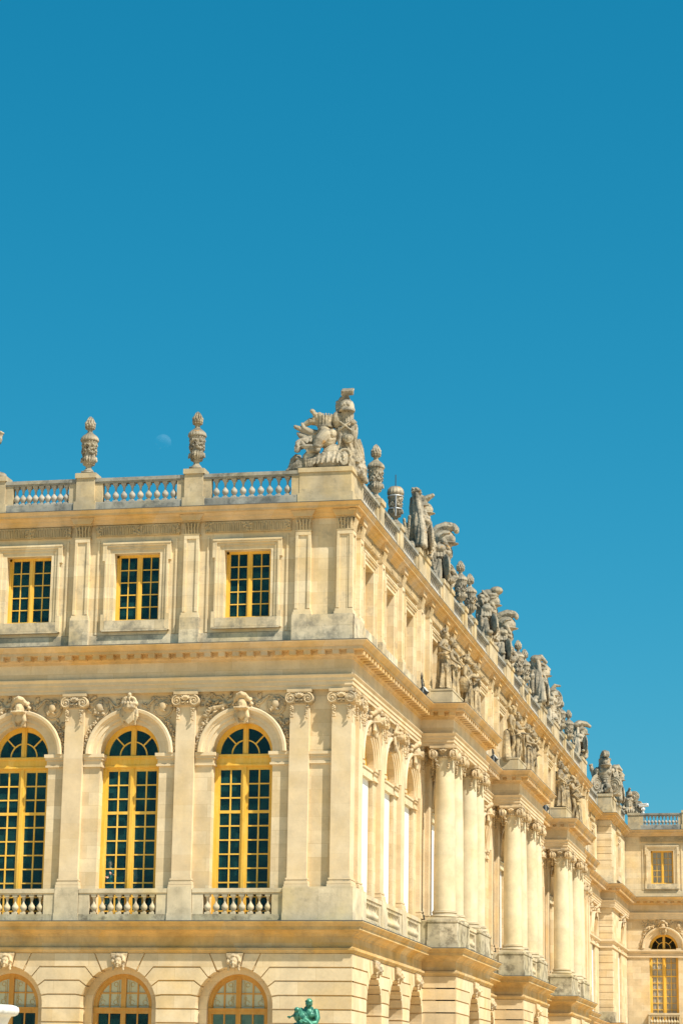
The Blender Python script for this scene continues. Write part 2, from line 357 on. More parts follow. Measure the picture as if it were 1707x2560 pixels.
def arc(uc, zs, r, n=24, a0=PI, a1=0): return [(uc+r*math.cos(a0+(a1-a0)*i/n), zs+r*math.sin(a0+(a1-a0)*i/n)) for i in range(n+1)]
def arch_panel(mb, u0, u1, z0, z1, uc, r, zs, zsill, y, depth, n=24):
    """wall panel with a round headed opening and its reveal"""
    A = arc(uc, zs, r, n)
    inner = [(uc-r, zsill)]+A+[(uc+r, zsill)]
    outer = [(u0, zsill)]
    for (u, z) in A:
        dx, dz = u-uc, z-zs; ks = []
        if dx > 1e-9: ks.append((u1-uc)/dx)
        if dx < -1e-9: ks.append((u0-uc)/dx)
        if dz > 1e-9: ks.append((z1-zs)/dz)
        k = min(ks); outer.append((uc+dx*k, zs+dz*k))
    outer.append((u1, zsill))
    m = len(inner); vs = [(u, y, z) for u, z in inner]+[(u, y, z) for u, z in outer]+[(u, y+depth, z) for u, z in inner]
    fs = []
    for i in range(m-1):
        fs.append((i, i+1, m+i+1, m+i)); fs.append((i, 2*m+i, 2*m+i+1, i+1))
    mb.add(vs, fs)
    # corner fill
    for (cu, cz) in ((u0, z1), (u1, z1)):
        best = [i for i in range(1, m-2) if (abs(outer[i][0]-cu) < 1e-6 and abs(outer[i+1][1]-cz) < 1e-6) or (abs(outer[i][1]-cz) < 1e-6 and abs(outer[i+1][0]-cu) < 1e-6)]
        if best:
            i = best[0]; mb.add([(outer[i][0], y, outer[i][1]), (outer[i+1][0], y, outer[i+1][1]), (cu, y, cz)], [(0,1,2)])
    if zsill > z0: mb.box(u0, u1, y, y+depth, z0, zsill)
def rect_panel(mb, u0, u1, z0, z1, a0, a1, b0, b1, y, depth):
    mb.box(u0, a0, y, y+depth, z0, z1); mb.box(a1, u1, y, y+depth, z0, z1)
    mb.box(a0, a1, y, y+depth, z0, b0); mb.box(a0, a1, y, y+depth, b1, z1)

# levels
Z_LOW, Z_MID, Z_TOP = 6.80, 17.30, 22.84
WALL_Y, ATT_Y, GF_Y = 0.20, 0.26, -0.19
R_MAIN, ZS_MAIN = 1.18, 13.19
# ---- shared meshes -------------------------------------------------------
def main_window_meshes():
    f = MB(); y0, y1 = 0.0, 0.10; r = 1.20; zs = ZS_MAIN; zb = 6.95
    def ring(ro, ri, a, b, n=20, y0=y0, y1=y1):
        A = arc(0, zs, ro, n, a, b); B = arc(0, zs, ri, n, a, b)
        vs = [(u, y0, z) for u, z in A]+[(u, y0, z) for u, z in B]+[(u, y1, z) for u, z in A]+[(u, y1, z) for u, z in B]; m = n+1; fs = []
        for i in range(n):
            fs += [(i, i+1, m+i+1, m+i), (2*m+i, 3*m+i, 3*m+i+1, 2*m+i+1), (i, 2*m+i, 2*m+i+1, i+1), (m+i, m+i+1, 3*m+i+1, 3*m+i)]
        f.add(vs, fs)
    ring(r, r-0.17, PI, 0)
    ring(r-0.17, r-0.21, PI, 0, y0=0.03)
    ring(0.56, 0.51, PI, 0, y0=0.03)
    for a in (PI/4, 3*PI/4):
        c, s_ = math.cos(a), math.sin(a); t = 0.026
        f.prism([(0.535*c-t*s_, zs+0.535*s_+t*c), (0.535*c+t*s_, zs+0.535*s_-t*c), ((r-.19)*c+t*s_, zs+(r-.19)*s_-t*c), ((r-.19)*c-t*s_, zs+(r-.19)*s_+t*c)], 0.03, 0.09)
    f.box(-0.10, 0.10, -0.02, 0.10, zs-0.03, zs+r-0.05); f.box(-0.045, 0.045, -0.045, -0.02, zs, zs+r-0.1)
    # transom beam
    f.box(-r, r, -0.05, 0.10, 12.70, 13.18); f.box(-r, r, -0.10, -0.05, 13.08, 13.16); f.box(-r+0.02, r-0.02, -0.08, -0.05, 12.74, 12.80)
    # stiles
    for sgn in (-1, 1):
        f.box(*sorted((sgn*r, sgn*(r-0.17))), -0.02, 0.10, zb, 12.70)
        f.box(*sorted((sgn*(r-0.17), sgn*(r-0.235))), 0.02, 0.09, zb, 12.70)
    f.box(-0.15, 0.15, 0.015, 0.10, zb, 12.70); f.box(-0.06, 0.06, -0.03, 0.015, zb, 12.70)
    # muntins
    for sgn in (-1, 1):
        uc = sgn*(0.15+r-0.235)/2; f.box(uc-0.027, uc+0.027, 0.025, 0.085, zb, 12.70)
    zz = 12.60; f.box(-r+0.2, r-0.2, 0.02, 0.09, 12.58, 12.70)
    step = 0.535; rows = [12.58-step*i for i in range(1, 11)]
    for i, z in enumerate(rows):
        t = 0.055 if i == 2 else 0.026
        f.box(-r+0.2, -0.13, 0.02 if i == 2 else 0.03, 0.08, z-t, z+t); f.box(0.13, r-0.2, 0.02 if i == 2 else 0.03, 0.08, z-t, z+t)
    f.box(-r+0.1, r-0.1, 0.0, 0.1, zb-0.1, zb+0.12)
    p = MB()
    A = arc(0, zs, r-0.05, 20); p.add([(u, 0.06, z) for u, z in [(-(r-0.05), zb)]+A+[(r-0.05, zb)]], [tuple(range(len(A)+2))])
    return f.mesh('window', 'yellow'), p.mesh('pane', 'glass', recalc=False)
def attic_window_meshes():
    f = MB(); a, z0, z1 = 0.94, 18.42, 21.16
    for sgn in (-1, 1):
        f.box(*sorted((sgn*a, sgn*(a-0.10))), -0.02, 0.1, z0, z1); f.box(*sorted((sgn*(a-0.10), sgn*(a-0.16))), 0.02, 0.09, z0, z1)
        uc = sgn*0.46; f.box(uc-0.02, uc+0.02, 0.03, 0.085, z0, z1)
    f.box(-a, a, -0.02, 0.1, z1-0.12, z1); f.box(-a, a, -0.04, 0.1, z0, z0+0.13)
    f.box(-0.105, 0.105, 0.0, 0.1, z0, z1); f.box(-0.045, 0.045, -0.03, 0.0, z0, z1)
    for i in range(1, 5):
        z = z0+0.13+(z1-z0-0.25)*i/5; f.box(-a+.1, -.1, 0.03, 0.08, z-0.02, z+0.02); f.box(.1, a-.1, 0.03, 0.08, z-0.02, z+0.02)
    p = MB().add([(-a, .06, z0), (a, .06, z0), (a, .06, z1), (-a, .06, z1)], [(0,1,2,3)])
    return f.mesh('window', 'yellow'), p.mesh('pane', 'glass', recalc=False)
GR, GZS = 1.48, 3.65
def gf_window_meshes():
    """arched ground floor window: segmental glazed light over a transom, door leaves below"""
    r = 1.15; zs = 3.70
    f = MB()
    def ring(ro, ri, y0, y1, n=24):
        A = [(-ro, -1.6)]+arc(0, zs, ro, n)+[(ro, -1.6)]; B = [(-ri, -1.6)]+arc(0, zs, ri, n)+[(ri, -1.6)]
        m = len(A); vs = [(u, y0, z) for u, z in A]+[(u, y0, z) for u, z in B]+[(u, y1, z) for u, z in A]+[(u, y1, z) for u, z in B]; fs = []
        for i in range(m-1):
            fs += [(i, i+1, m+i+1, m+i), (2*m+i, 3*m+i, 3*m+i+1, 2*m+i+1), (i, 2*m+i, 2*m+i+1, i+1), (m+i, m+i+1, 3*m+i+1, 3*m+i)]
        f.add(vs, fs)
    ring(r+0.02, r-0.13, -0.02, 0.1); ring(r-0.13, r-0.17, 0.03, 0.09)
    f.box(-0.095, 0.095, -0.03, 0.1, -1.6, zs+r-0.08)
    f.box(-r, r, -0.05, 0.1, 3.40, 3.60); f.box(-r, r, -0.08, -0.05, 3.54, 3.62)
    for sgn in (-1, 1):
        uc = sgn*0.55; f.box(uc-0.028, uc+0.028, 0.03, 0.085, -1.6, zs+0.92)
        for z in (4.16, 2.80, 2.20, 1.60, 1.0, 0.4, -0.2): f.box(*sorted((sgn*0.09, sgn*(r-0.1 if z < 3.8 else .93))), 0.03, 0.085, z-0.025, z+0.025)
    up = MB(); A = arc(0, zs, r-0.1, 20); up.add([(-(r-.1), .07, 3.5)]+[(u, .07, z) for u, z in A]+[((r-.1), .07, 3.5)], [tuple(range(len(A)+2))])
    lo = MB().add([(-r+.1, .06, -1.6), (r-.1, .06, -1.6), (r-.1, .06, 3.45), (-r+.1, .06, 3.45)], [(0,1,2,3)])
    g = MB()
    for sgn in (-1, 1):          # gilt border lines with scrolled corners
        x0, x1 = 0.20*sgn, 0.95*sgn
        for dx in (0.0, 0.06):
            g.tube([(x0+dx*sgn, 0.062, 3.70), (x0+dx*sgn, 0.062, 4.62-dx)], 0.010, 5, False)
        g.tube([(x0, .062, 3.70), (x1, .062, 3.70)], 0.010, 5, False)
        for (cx, cz, rr) in ((x0+.12*sgn, 3.82, .09), (x1-.12*sgn, 3.82, .09), (x0+.13*sgn, 4.48, .08), (x0+.06*sgn, 3.98, .05), (x1-.05*sgn, 3.98, .045)):
            g.tube([(cx+rr*math.cos(t*.7), .062, cz+rr*math.sin(t*.7)) for t in range(9)], 0.010, 5, False)
    return f.mesh('window', 'yellowdk'), up.mesh('patterned_shade', 'gf pane', recalc=False), lo.mesh('pane', 'glass', recalc=False), g.mesh('gilt_pattern', 'gold')
WM, WP = main_window_meshes(); AM, AP = attic_window_meshes(); GM, GUP, GLO, GG = gf_window_meshes()
def pilaster_mesh():
    m = MB(); h = 0.375
    m.box(-h, h, 0, 0.24, 8.40, 15.0)
    for (p, z0, z1) in ((0.09, 8.06, 8.16), (0.075, 8.17, 8.27), (0.03, 8.275, 8.33), (0.045, 8.335, 8.40)):
        m.box(-h-p, h+p, -p, 0.24, z0, z1)
    return m.mesh('pilaster', 'smooth')
def pedestal_mesh(h=0.47):
    m = MB(); m.box(-h, h, -0.12, 0.22, 7.10, 8.06); m.box(-h-0.02, h+0.02, -0.14, 0.22, 6.80, 7.10)
    return m.mesh('pilaster_pedestal', 'balcony')
def spiral(m, cx, y, cz, r, sgn=1, turns=2.3, n=44, th=0.035):
    pts = []; rad = []
    for i in range(n+1):
        t = i/n; a = PI/2*1.0 - sgn*turns*2*PI*t; rr = r*(1-0.86*t)
        pts.append((cx+rr*math.cos(a), y-0.02*t, cz+rr*math.sin(a))); rad.append(th*(1-0.6*t))
    m.tube(pts, rad, 6, False)
def festoon(m, pts, r0, rnd, n=3):
    for i, p in enumerate(pts):
        for k in range(n):
            rr = r0*rnd.uniform(.6, 1.1); m.ell((p[0]+rnd.uniform(-r0, r0), p[1]-rnd.uniform(0, r0), p[2]+rnd.uniform(-r0, r0)), (rr, rr*.8, rr), None, 6, 5)
def capital_mesh():
    m = MB(); rnd = random.Random(3); h = 0.375
    m.box(-h-0.10, h+0.10, -0.16, 0.24, 15.42, 15.53); m.box(-h-0.06, h+0.06, -0.12, 0.24, 15.36, 15.42)
    m.box(-h, h, -0.06, 0.24, 14.98, 15.36)
    for sgn in (-1, 1):
        cx = sgn*(h-0.03)
        m.lathe([(0.20, -0.10), (0.215, -0.05), (0.215, 0.25), (0.2, 0.28)], (0, 0, 0), 16, None, Matrix.Translation((cx, -0.03, 15.17)) @ Matrix.Rotation(-PI/2, 4, 'X'))
        spiral(m, cx, -0.13, 15.17, 0.20, sgn, 2.0, 36, 0.04); m.ell((cx, -0.15, 15.17), 0.045, None, 8, 6)
        festoon(m, [(cx-sgn*0.06, -0.07, 14.95-0.07*i) for i in range(8)], 0.045, rnd, 2)
    for k in range(7):           # palmette and leaves over the neck
        a = (k-3)*0.33; m.tube([(0, -0.10, 15.20), (0.14*math.sin(a), -0.17, 15.20+0.12*math.cos(a)), (0.24*math.sin(a), -0.13, 15.20+0.20*math.cos(a))], [.05, .045, .02], 5)
    festoon(m, [(-0.2+0.05*i, -0.10, 15.16-0.05*math.sin(PI*i/8)) for i in range(9)], 0.04, rnd, 2)
    for k in range(5): m.ell((-0.16+0.08*k, -0.08, 15.03), (.03, .03, .045), None, 6, 5)
    return m.mesh('capital', 'carved', True, True, 0.7)
PILM, PEDM, CAPM = pilaster_mesh(), pedestal_mesh(), capital_mesh()
def column_meshes():
    c = MB(); n = 14; prof = []
    for i in range(n+1):
        t = i/n; r = 0.475-0.075*max(0, (t-0.3)/0.7)**1.6; prof.append((r, 8.42+t*(14.95-8.42)))
    prof = [(0.52, 8.38), (0.52, 8.41)]+prof+[(0.43, 14.97), (0.43, 15.02), (0.40, 15.04)]
    c.lathe(prof, seg=32)
    b = MB(); b.box(-0.62, 0.62, -0.62, 0.62, 7.98, 8.10)
    tor = lambda r, z, t: [(r+t*math.cos(a), z+t*math.sin(a)) for a in [(-PI/2+PI*i/8) for i in range(9)]]
    b.lathe([(0.5, 8.10)]+tor(0.545, 8.165, 0.06)+[(0.52, 8.24), (0.50, 8.29)]+tor(0.505, 8.335, 0.04)+[(0.48, 8.39)], seg=32)
    k = MB(); rnd = random.Random(5)
    k.lathe([(0.40, 14.98), (0.44, 15.02), (0.45, 15.2), (0.50, 15.36)], seg=24)
    k.box(-0.60, 0.60, -0.60, 0.60, 15.42, 15.53); k.box(-0.55, 0.55, -0.55, 0.55, 15.36, 15.42)
    for q in range(4):
        Mq = RZ(q*PI/2); d = MB()
        for sgn in (-1, 1):
            cx = sgn*0.44
            d.lathe([(0.19, -0.09), (0.21, -0.05), (0.21, 0.10), (0.19, 0.14)], (0, 0, 0), 16, None, Matrix.Translation((cx, -0.47, 15.16)) @ Matrix.Rotation(sgn*0.45, 4, 'Z') @ Matrix.Rotation(-PI/2, 4, 'X'))
            spiral(d, cx, -0.575, 15.16, 0.19, sgn, 2.0, 32, 0.04); d.ell((cx, -0.60, 15.16), 0.045, None, 8, 6)
            festoon(d, [(sgn*(0.34-0.02*i), -0.47, 14.95-0.06*i) for i in range(7)], 0.045, rnd, 2)
        for j in range(5):
            a = (j-2)*0.4; d.tube([(0, -0.50, 15.22), (0.13*math.sin(a), -0.58, 15.22+0.12*math.cos(a)), (0.22*math.sin(a), -0.55, 15.22+0.2*math.cos(a))], [.05, .045, .02], 5)
        for j in range(5): d.ell((-0.2+0.1*j, -0.46, 15.06), (.04, .04, .05), None, 6, 5)
        k.add(d.v, d.f, Mq)
    return c.mesh('column', 'column', True, True, 0.6), b.mesh('base', 'balcony', True, True, 0.6), k.mesh('capital', 'carved', True, True, 0.7)
COLM, CBASE, CCAP = column_meshes()
def baluster_mesh(h, mat):
    P = [(0.085,0.10),(0.085,0.125),(0.058,0.145),(0.07,0.18),(0.115,0.26),(0.132,0.345),(0.12,0.43),(0.07,0.52),(0.042,0.59),(0.040,0.68),(0.055,0.77),(0.082,0.86),(0.088,0.89)]
    m = MB(); s_ = h
    m.lathe([(r, z*s_) for r, z in P], seg=12)
    m.box(-0.10, 0.10, -0.10, 0.10, 0, 0.10*s_); m.box(-0.10, 0.10, -0.10, 0.10, 0.89*s_, s_)
    return m.mesh('baluster', mat, True, True, 0.7)
BAL_H, BAL_R = 0.79, 0.78
BALM = baluster_mesh(BAL_H, 'balcony'); BALR = baluster_mesh(BAL_R, 'baluster')
def attic_pilaster_meshes():
    m = MB(); h = 0.30
    m.box(-h, h, 0.10, 0.28, 18.66, 21.80)
    for sgn in (-1, 1): m.box(*sorted((sgn*h, sgn*(h-0.11))), 0.055, 0.10, 18.70, 21.60)
    m.box(-h, h, 0.052, 0.10, 21.60, 21.765)
    m.box(-h-0.07, h+0.07, 0.02, 0.28, 18.46, 18.56); m.box(-h-0.04, h+0.04, 0.05, 0.28, 18.56, 18.66)
    pd = MB().box(-h-0.08, h+0.08, 0.0, 0.28, 17.36, 18.46)
    c = MB(); rnd = random.Random(8)
    c.box(-h, h, 0.08, 0.28, 21.80, 22.30); c.box(-h-0.03, h+0.03, 0.04, 0.28, 21.76, 21.82); c.box(-h-0.05, h+0.05, 0.02, 0.28, 22.26, 22.32)
    for k in range(5):
        u = -0.24+0.12*k; c.tube([(u, 0.07, 21.84), (u, 0.03, 22.05), (u+0.02*(k-2), -0.01, 22.2)], [.045, .04, .03], 5)
    for k in range(14): c.ell((rnd.uniform(-.26, .26), 0.05, rnd.uniform(21.9, 22.22)), .035, None, 6, 5)
    k = MB()                 # cornice break over the pilaster
    k.prism([(-h-.05, 22.32), (h+.05, 22.32), (h+.10, 22.42), (h+.20, 22.56), (-h-.20, 22.56), (-h-.10, 22.42)], -0.07, 0.2)
    return m.mesh('attic_pilaster', 'attic'), c.mesh('capital', 'frieze'), k.mesh('cornice_break', 'mould'), pd.mesh('pedestal', 'attic stained')
APM, ACM, ABR, APD = attic_pilaster_meshes()
def attic_surround_mesh():
    m = MB(); y = ATT_Y; a = 0.93; zb, zt = 18.44, 21.14
    def frame(o, i_, p, z_off=0.0):
        m.box(-a-o, -a-i_, y-p, y, zb-o, zt+o); m.box(a+i_, a+o, y-p, y, zb-o, zt+o)
        m.box(-a-i_, a+i_, y-p, y, zt+i_, zt+o); m.box(-a-i_, a+i_, y-p, y, zb-o, zb-i_)
    frame(0.17, 0.0, 0.05); frame(0.29, 0.17, 0.09); frame(0.36, 0.29, 0.14)
    for sgn in (-1, 1):                           # crossettes
        for (z0, z1) in ((zt-0.30, zt+0.40), (zb-0.40, zb+0.25)):
            m.box(*sorted((sgn*(a+0.36), sgn*(a+0.46))), y-0.137, y, z0, z1)
    m.box(-a-.46, a+.46, y-0.16, y, zt+0.36, zt+0.43)
    sl = MB().box(-a-.40, a+.40, y-0.165, y, zb-0.44, zb-0.362); sl.box(-a-.30, a+.30, y-0.152, y-.05, zb-0.35, zb-0.01)
    return m.mesh('window_surround', 'attic'), sl.mesh('sill', 'attic stained')
ASM, ASILL = attic_surround_mesh()
STRIPM = MB().box(-0.04, 0.04, ATT_Y-0.05, ATT_Y, 17.9, 21.7).mesh('panel_edge', 'attic')
def archivolt_mesh():
    m = MB(); y = WALL_Y; n = 28; zs = ZS_MAIN
    prof = [(1.18, 0.0), (1.18, 0.05), (1.33, 0.05), (1.335, 0.10), (1.49, 0.10), (1.495, 0.145), (1.55, 0.16), (1.61, 0.23), (1.71, 0.24), (1.75, 0.20), (1.75, 0.0)]
    vs = []; fs = []; mm = len(prof)
    for i in range(n+1):
        a = PI-PI*i/n
        for (r, p) in prof: vs.append((r*math.cos(a), y-p, zs+r*math.sin(a)))
    for i in range(n):
        for j in range(mm-1): q = i*mm+j; fs.append((q, q+1, q+mm+1, q+mm))
    m.add(vs, fs)
    return m.mesh('archivolt', 'smooth', True, True, 0.5)
ARCM = archivolt_mesh()
def impost_mesh(sgn, u1):
    """pier moulding from the opening to the pilaster"""
    m = MB()
    if True:
        for (p, z0, z1) in ((0.14, 13.07, 13.20), (0.10, 12.97, 13.07), (0.05, 12.78, 12.97), (0.09, 12.70, 12.77)):
            m.box(*sorted((sgn*(R_MAIN-p), sgn*u1)), WALL_Y-p, WALL_Y+0.45, z0, z1)
    return m.mesh('impost', 'smooth')
IMPM = [impost_mesh(-1, 1.84), impost_mesh(1, 1.84)]
def helmet_key_mesh(kind):
    m = MB(); y = WALL_Y-0.22
    # bracket behind
    m.prism([(-.22, 14.30), (.22, 14.30), (.26, 15.0), (-.26, 15.0)], y+0.02, WALL_Y+0.02)
    if kind == 0:
        m.ell((0, y-0.08, 14.98), (.20, .24, .28)); m.box(-.27, .27, y-.36, y, 14.80, 14.87)
        m.ell((0, y-.06, 14.62), (.17, .16, .22)); m.tube([(-.2, y-.10, 14.8), (-.24, y-.12, 14.5), (-.12, y-.1, 14.28)], [.07, .09, .05]); m.tube([(.2, y-.10, 14.8), (.24, y-.12, 14.5), (.12, y-.1, 14.28)], [.07, .09, .05])
        m.tube([(-.28, y-.05, 15.15), (-.12, y-.2, 15.32), (0, y-.22, 15.36), (.12, y-.2, 15.32), (.28, y-.05, 15.15)], [.08, .11, .13, .11, .08])
        for sgn in (-1, 1):
            m.ell((sgn*.30, y+.02, 15.2), .085); m.ell((sgn*.35, y+.04, 15.02), .085); m.ell((sgn*.34, y+.05, 14.86), .07)
            m.tube([(sgn*.26, y+.08, 14.82), (sgn*.5, y+.1, 14.78), (sgn*.72, y+.14, 14.66)], [.07, .08, .05])
    else:
        m.lathe([(.22, 0), (.26, .05), (.30, .1), (.30, .18)], (0, y-.08, 14.82), 12)
        for i in range(9):
            a = PI*i/8+PI; m.ell((.3*math.cos(a), y-.08+.26*math.sin(a), 15.08), (.06, .06, .09), None, 6, 5)
        for i in range(5):
            a = PI*i/4; m.tube([(.3*math.cos(a), y-.1, 15.12), (.2*math.cos(a), y-.14, 15.3), (0, y-.12, 15.38)], [.05, .05, .04])
        m.ell((0, y-.12, 15.44), .09)
        m.prism([(-.24, 14.82), (.24, 14.82), (.2, 14.45), (0, 14.28), (-.2, 14.45)], y-.14, y+.05)
        for sgn in (-1, 1): m.tube([(sgn*.3, y-.08, 14.86), (sgn*.32, y-.1, 14.6), (sgn*.24, y-.08, 14.36)], [.06, .07, .04])
    return sculpt(m, 'keystone', 'carved', 0.022, 1, 0.012, 9, kind)
KEYM = [helmet_key_mesh(0), helmet_key_mesh(1)]
def relief_mesh(seed, sgn):
    """carved trophy in one spandrel of an arch"""
    rnd = random.Random(seed*5+sgn); m = MB(); y = WALL_Y-0.01; zs = ZS_MAIN; hw = 1.82
    if True:
        # garland down beside the arch
        pts = []
        for i in range(24):
            a = R_(62-60*i/23); r = 1.75+0.10; u = min(r*math.cos(a)+0.02, hw-.05); pts.append((sgn*u, y-.03, zs+r*math.sin(a)+0.02))
        for p in pts[8:]: festoon(m, [p], 0.055, rnd, 3)
        # shield disc
        c = (sgn*1.27, y, 14.98); ro = 0.36
        if seed % 2 == 0 or sgn > 0:
            m.ell(c, (ro, .07, ro*1.05), None, 16, 8)
            m.tube([(c[0]+ro*math.cos(t*PI/8), y-.02, c[2]+ro*1.05*math.sin(t*PI/8)) for t in range(17)], .035, 6, False)
            m.ell((c[0], y-.09, c[2]+.04), (.16, .10, .2), None, 8, 6)
            for k in range(9): m.ell((c[0]+rnd.uniform(-.2, .2), y-.08, c[2]+rnd.uniform(-.24, .24)), (rnd.uniform(.04, .09), .07, rnd.uniform(.04, .10)), Matrix.Rotation(rnd.uniform(0, 3), 3, 'Y'), 7, 5)
        else:
            for k in range(12):
                t = k/11; m.ell((sgn*(1.5-0.75*t), y-.05, 14.62+.5*t+.08*math.sin(5*t)), (.13, .08, .10), Matrix.Rotation(rnd.uniform(-1, 1), 3, 'Y'), 8, 6)
            m.tube([(sgn*1.6, y-.02, 14.45), (sgn*1.2, y-.06, 14.66), (sgn*.9, y-.05, 14.95)], [.04, .05, .03], 6)
            for k in range(14): m.ell((sgn*rnd.uniform(.8, 1.5), y-.08, rnd.uniform(14.7, 15.2)), (rnd.uniform(.04, .1), .07, rnd.uniform(.04, .09)), Matrix.Rotation(rnd.uniform(0, 3), 3, 'Y'), 7, 5)
        # crossed poles, leaves, ribbons
        for k in range(4):
            a = rnd.uniform(.3, 1.3); u = sgn*rnd.uniform(.9, 1.5); L = rnd.uniform(.25, .5)
            m.tube([(u-sgn*L*.6*math.cos(a), y-.02, 15.0-L*.6*math.sin(a)), (u+sgn*L*.6*math.cos(a), y-.02, min(15.45, 15.0+L*.6*math.sin(a)))], .03, 5)
        for k in range(34):
            u = rnd.uniform(.42, 1.78); z = rnd.uniform(14.3, 15.44)
            if math.hypot(u, z-zs) < 1.84: continue
            r = rnd.uniform(.035, .085); m.ell((sgn*u, y-.02, z), (r*rnd.uniform(.7, 1.8), .055, r), Matrix.Rotation(rnd.uniform(0, 3), 3, 'Y'), 6, 5)
        pts = [(sgn*(.45+.09*i), y-.03, 15.12-.12*math.sin(i*.8)+.02*i) for i in range(8)]; m.tube(pts, .045, 6)
    return m.mesh('relief', 'carved', True, True)
RELM = [[relief_mesh(1, -1), relief_mesh(1, 1)], [relief_mesh(2, -1), relief_mesh(2, 1)]]
def mask_key_mesh():
    m = MB(); y = GF_Y
    m.prism([(-.20, GZS+GR-.06), (.20, GZS+GR-.06), (.33, 5.60), (-.33, 5.60)], y-.10, y+.1)
    c = (0, y-.16, 5.24)
    m.ell(c, (.155, .15, .215), None, 14, 10); m.tube([(0, y-.30, 5.30), (0, y-.345, 5.21), (0, y-.31, 5.20)], [.02, .038, .03], 6)
    for sgn in (-1, 1):
        m.ell((sgn*.06, y-.285, 5.30), (.04, .02, .018)); m.tube([(sgn*.02, y-.30, 5.345), (sgn*.10, y-.27, 5.35)], [.018, .018], 6); m.ell((sgn*.08, y-.26, 5.19), (.05, .05, .05))
    m.ell((0, y-.30, 5.135), (.06, .025, .016)); m.ell((0, y-.28, 5.08), (.06, .05, .04))
    rnd = random.Random(2)
    for k in range(22):
        a = PI*k/21; m.ell((.20*math.cos(a)*1.05, y-.14+rnd.uniform(-.05, .03), 5.28+.22*math.sin(a)), rnd.uniform(.055, .08), None, 7, 5)
    for sgn in (-1, 1):
        for k in range(6): m.ell((sgn*(.18+.02*(k % 2)), y-.13, 5.26-.055*k), .05, None, 7, 5)
    return sculpt(m, 'keystone', 'carved', 0.018, 0, 0.006, 14, 1)
MASKM = mask_key_mesh()

def win(M, u, parent, wall_y, kind, blind=False):
    D = wall_y
    if kind == 'main':
        o = link('window', WM, parent, M @ T(u, D)); link('pane', WP, o)
    elif kind == 'attic':
        o = link('window', AM, parent, M @ T(u, D)); link('pane', AP, o)
    else:
        o = link('window', GM, parent, M @ T(u, D)); link('pane', GLO, o); link('patterned_shade', GUP, o); link('gilt_pattern', GG, o)
    return o
bl = MB(); bl.box(-1.02, 1.02, 0.0, 0.03, 7.06, 12.70); BLM = bl.mesh('blind', 'blind')
GSH = MB().add([(-1.05, .075, 0.2), (1.05, .075, 0.2), (1.05, .075, 3.42), (-1.05, .075, 3.42)], [(0,1,2,3)]).mesh('lower_shade', 'gf pane', recalc=False)
bl = MB(); bl.box(-1.19, 1.19, -0.16, 0.12, 12.70, 13.02); bl.box(-1.19, 1.19, -0.20, 0.12, 13.02, 13.10); BLB = bl.mesh('blind_box', 'column')

def main_bay(M, parent, u0, u1, i, blind=False, relief=True):
    uc = (u0+u1)/2
    o = win(M, uc, parent, WALL_Y+(0.26 if blind else 0.44), 'main')
    a = link('archivolt', ARCM, parent, M @ T(uc, 0))
    for im in IMPM: link('impost', im, parent, M @ T(uc, 0))
    link('keystone', KEYM[i % 2], a)
    if relief:
        for q in RELM[i % 2]: link('relief', q, a)
    if blind:
        b = link('blind', BLM, o, T(0, -0.10)); link('blind_box', BLB, o, T(0, -0.1))
    return o
def balcony(M, parent, u0, u1, n=8, y=-0.05, single=True, piers=0.42, pedw=0.49):
    """stone balcony balustrade between two pedestals"""
    a, b = u0+pedw, u1-pedw; m = MB()
    m.box(a, b, y-0.06, y+0.22, 7.86, 8.02); m.box(a, b, y-0.02, y+0.20, 7.80, 7.86)
    for (p, q) in ((a, a+piers), (b-piers, b)): m.box(p, q, y-0.03, y+0.19, 7.06, 7.80)
    me = m.mesh('balustrade', 'balcony'); o = link('balustrade', me, parent, M)
    k = MB(); k.box(a, b, y-0.06, y+0.22, 6.80, 7.00); k.box(a, b, y-0.04, y+0.2, 7.00, 7.06); link('plinth', k.mesh('plinth', 'mossy'), o)
    w_ = (b-a-2*piers)/n
    if single:
        for i in range(n): link('baluster', BALM, o, T(a+piers+w_*(i+.5), y+0.08, 7.06) @ Matrix.Scale(0.74/BAL_H, 4, (0,0,1)))
    else:
        k = MB(); bm_ = BALM
        for i in range(n):
            k.add([v.co for v in bm_.vertices], [tuple(p.vertices) for p in bm_.polygons], T(a+piers+w_*(i+.5), y+0.08, 7.06) @ Matrix.Scale(0.74/BAL_H, 4, (0,0,1)))
        tag(link('balusters', k.mesh('balusters', 'balcony', True, False), o), kind='stuff')
    return o
def roof_balustrade(M, parent, u0, u1, n=9, single=True, y=0.15):
    m = MB(); sb = 0.32
    m.box(u0, u1, y, y+0.36, 24.10, 24.24); m.box(u0, u1, y+0.04, y+0.32, 24.03, 24.10)
    o = link('balustrade', m.mesh('balustrade', 'weathered'), parent, M)
    for (p, q) in ((u0, u0+sb), (u1-sb, u1)): link('end_block', MB().box(p, q, y+0.05, y+0.31, 23.25, 24.03).mesh('end_block', 'pedestal'), o)
    w_ = (u1-u0-2*sb)/n
    if single:
        for i in range(n): link('baluster', BALR, o, T(u0+sb+w_*(i+.5), y+0.18, 23.25))
    else:
        k = MB(); vs = [v.co.copy() for v in BALR.vertices]; fs = [tuple(p.vertices) for p in BALR.polygons]
        for i in range(n): k.add(vs, fs, T(u0+sb+w_*(i+.5), y+0.18, 23.25))
        tag(link('balusters', k.mesh('balusters', 'baluster', True, False), o), kind='stuff')
    return o
def roof_pedestal(M, parent, u, half=0.38, y=0.12, d=0.62, top=24.46):
    m = MB(); m.box(u-half, u+half, y, y+d, 23.30, top-0.20); m.box(u-half-.05, u+half+.05, y-.05, y+d+.05, top-0.20, top)
    m.box(u-half-.07, u+half+.07, y-.05, y+d, 22.86, 23.30)
    return link('roof_pedestal', m.mesh('roof_pedestal', 'pedestal'), parent, M)
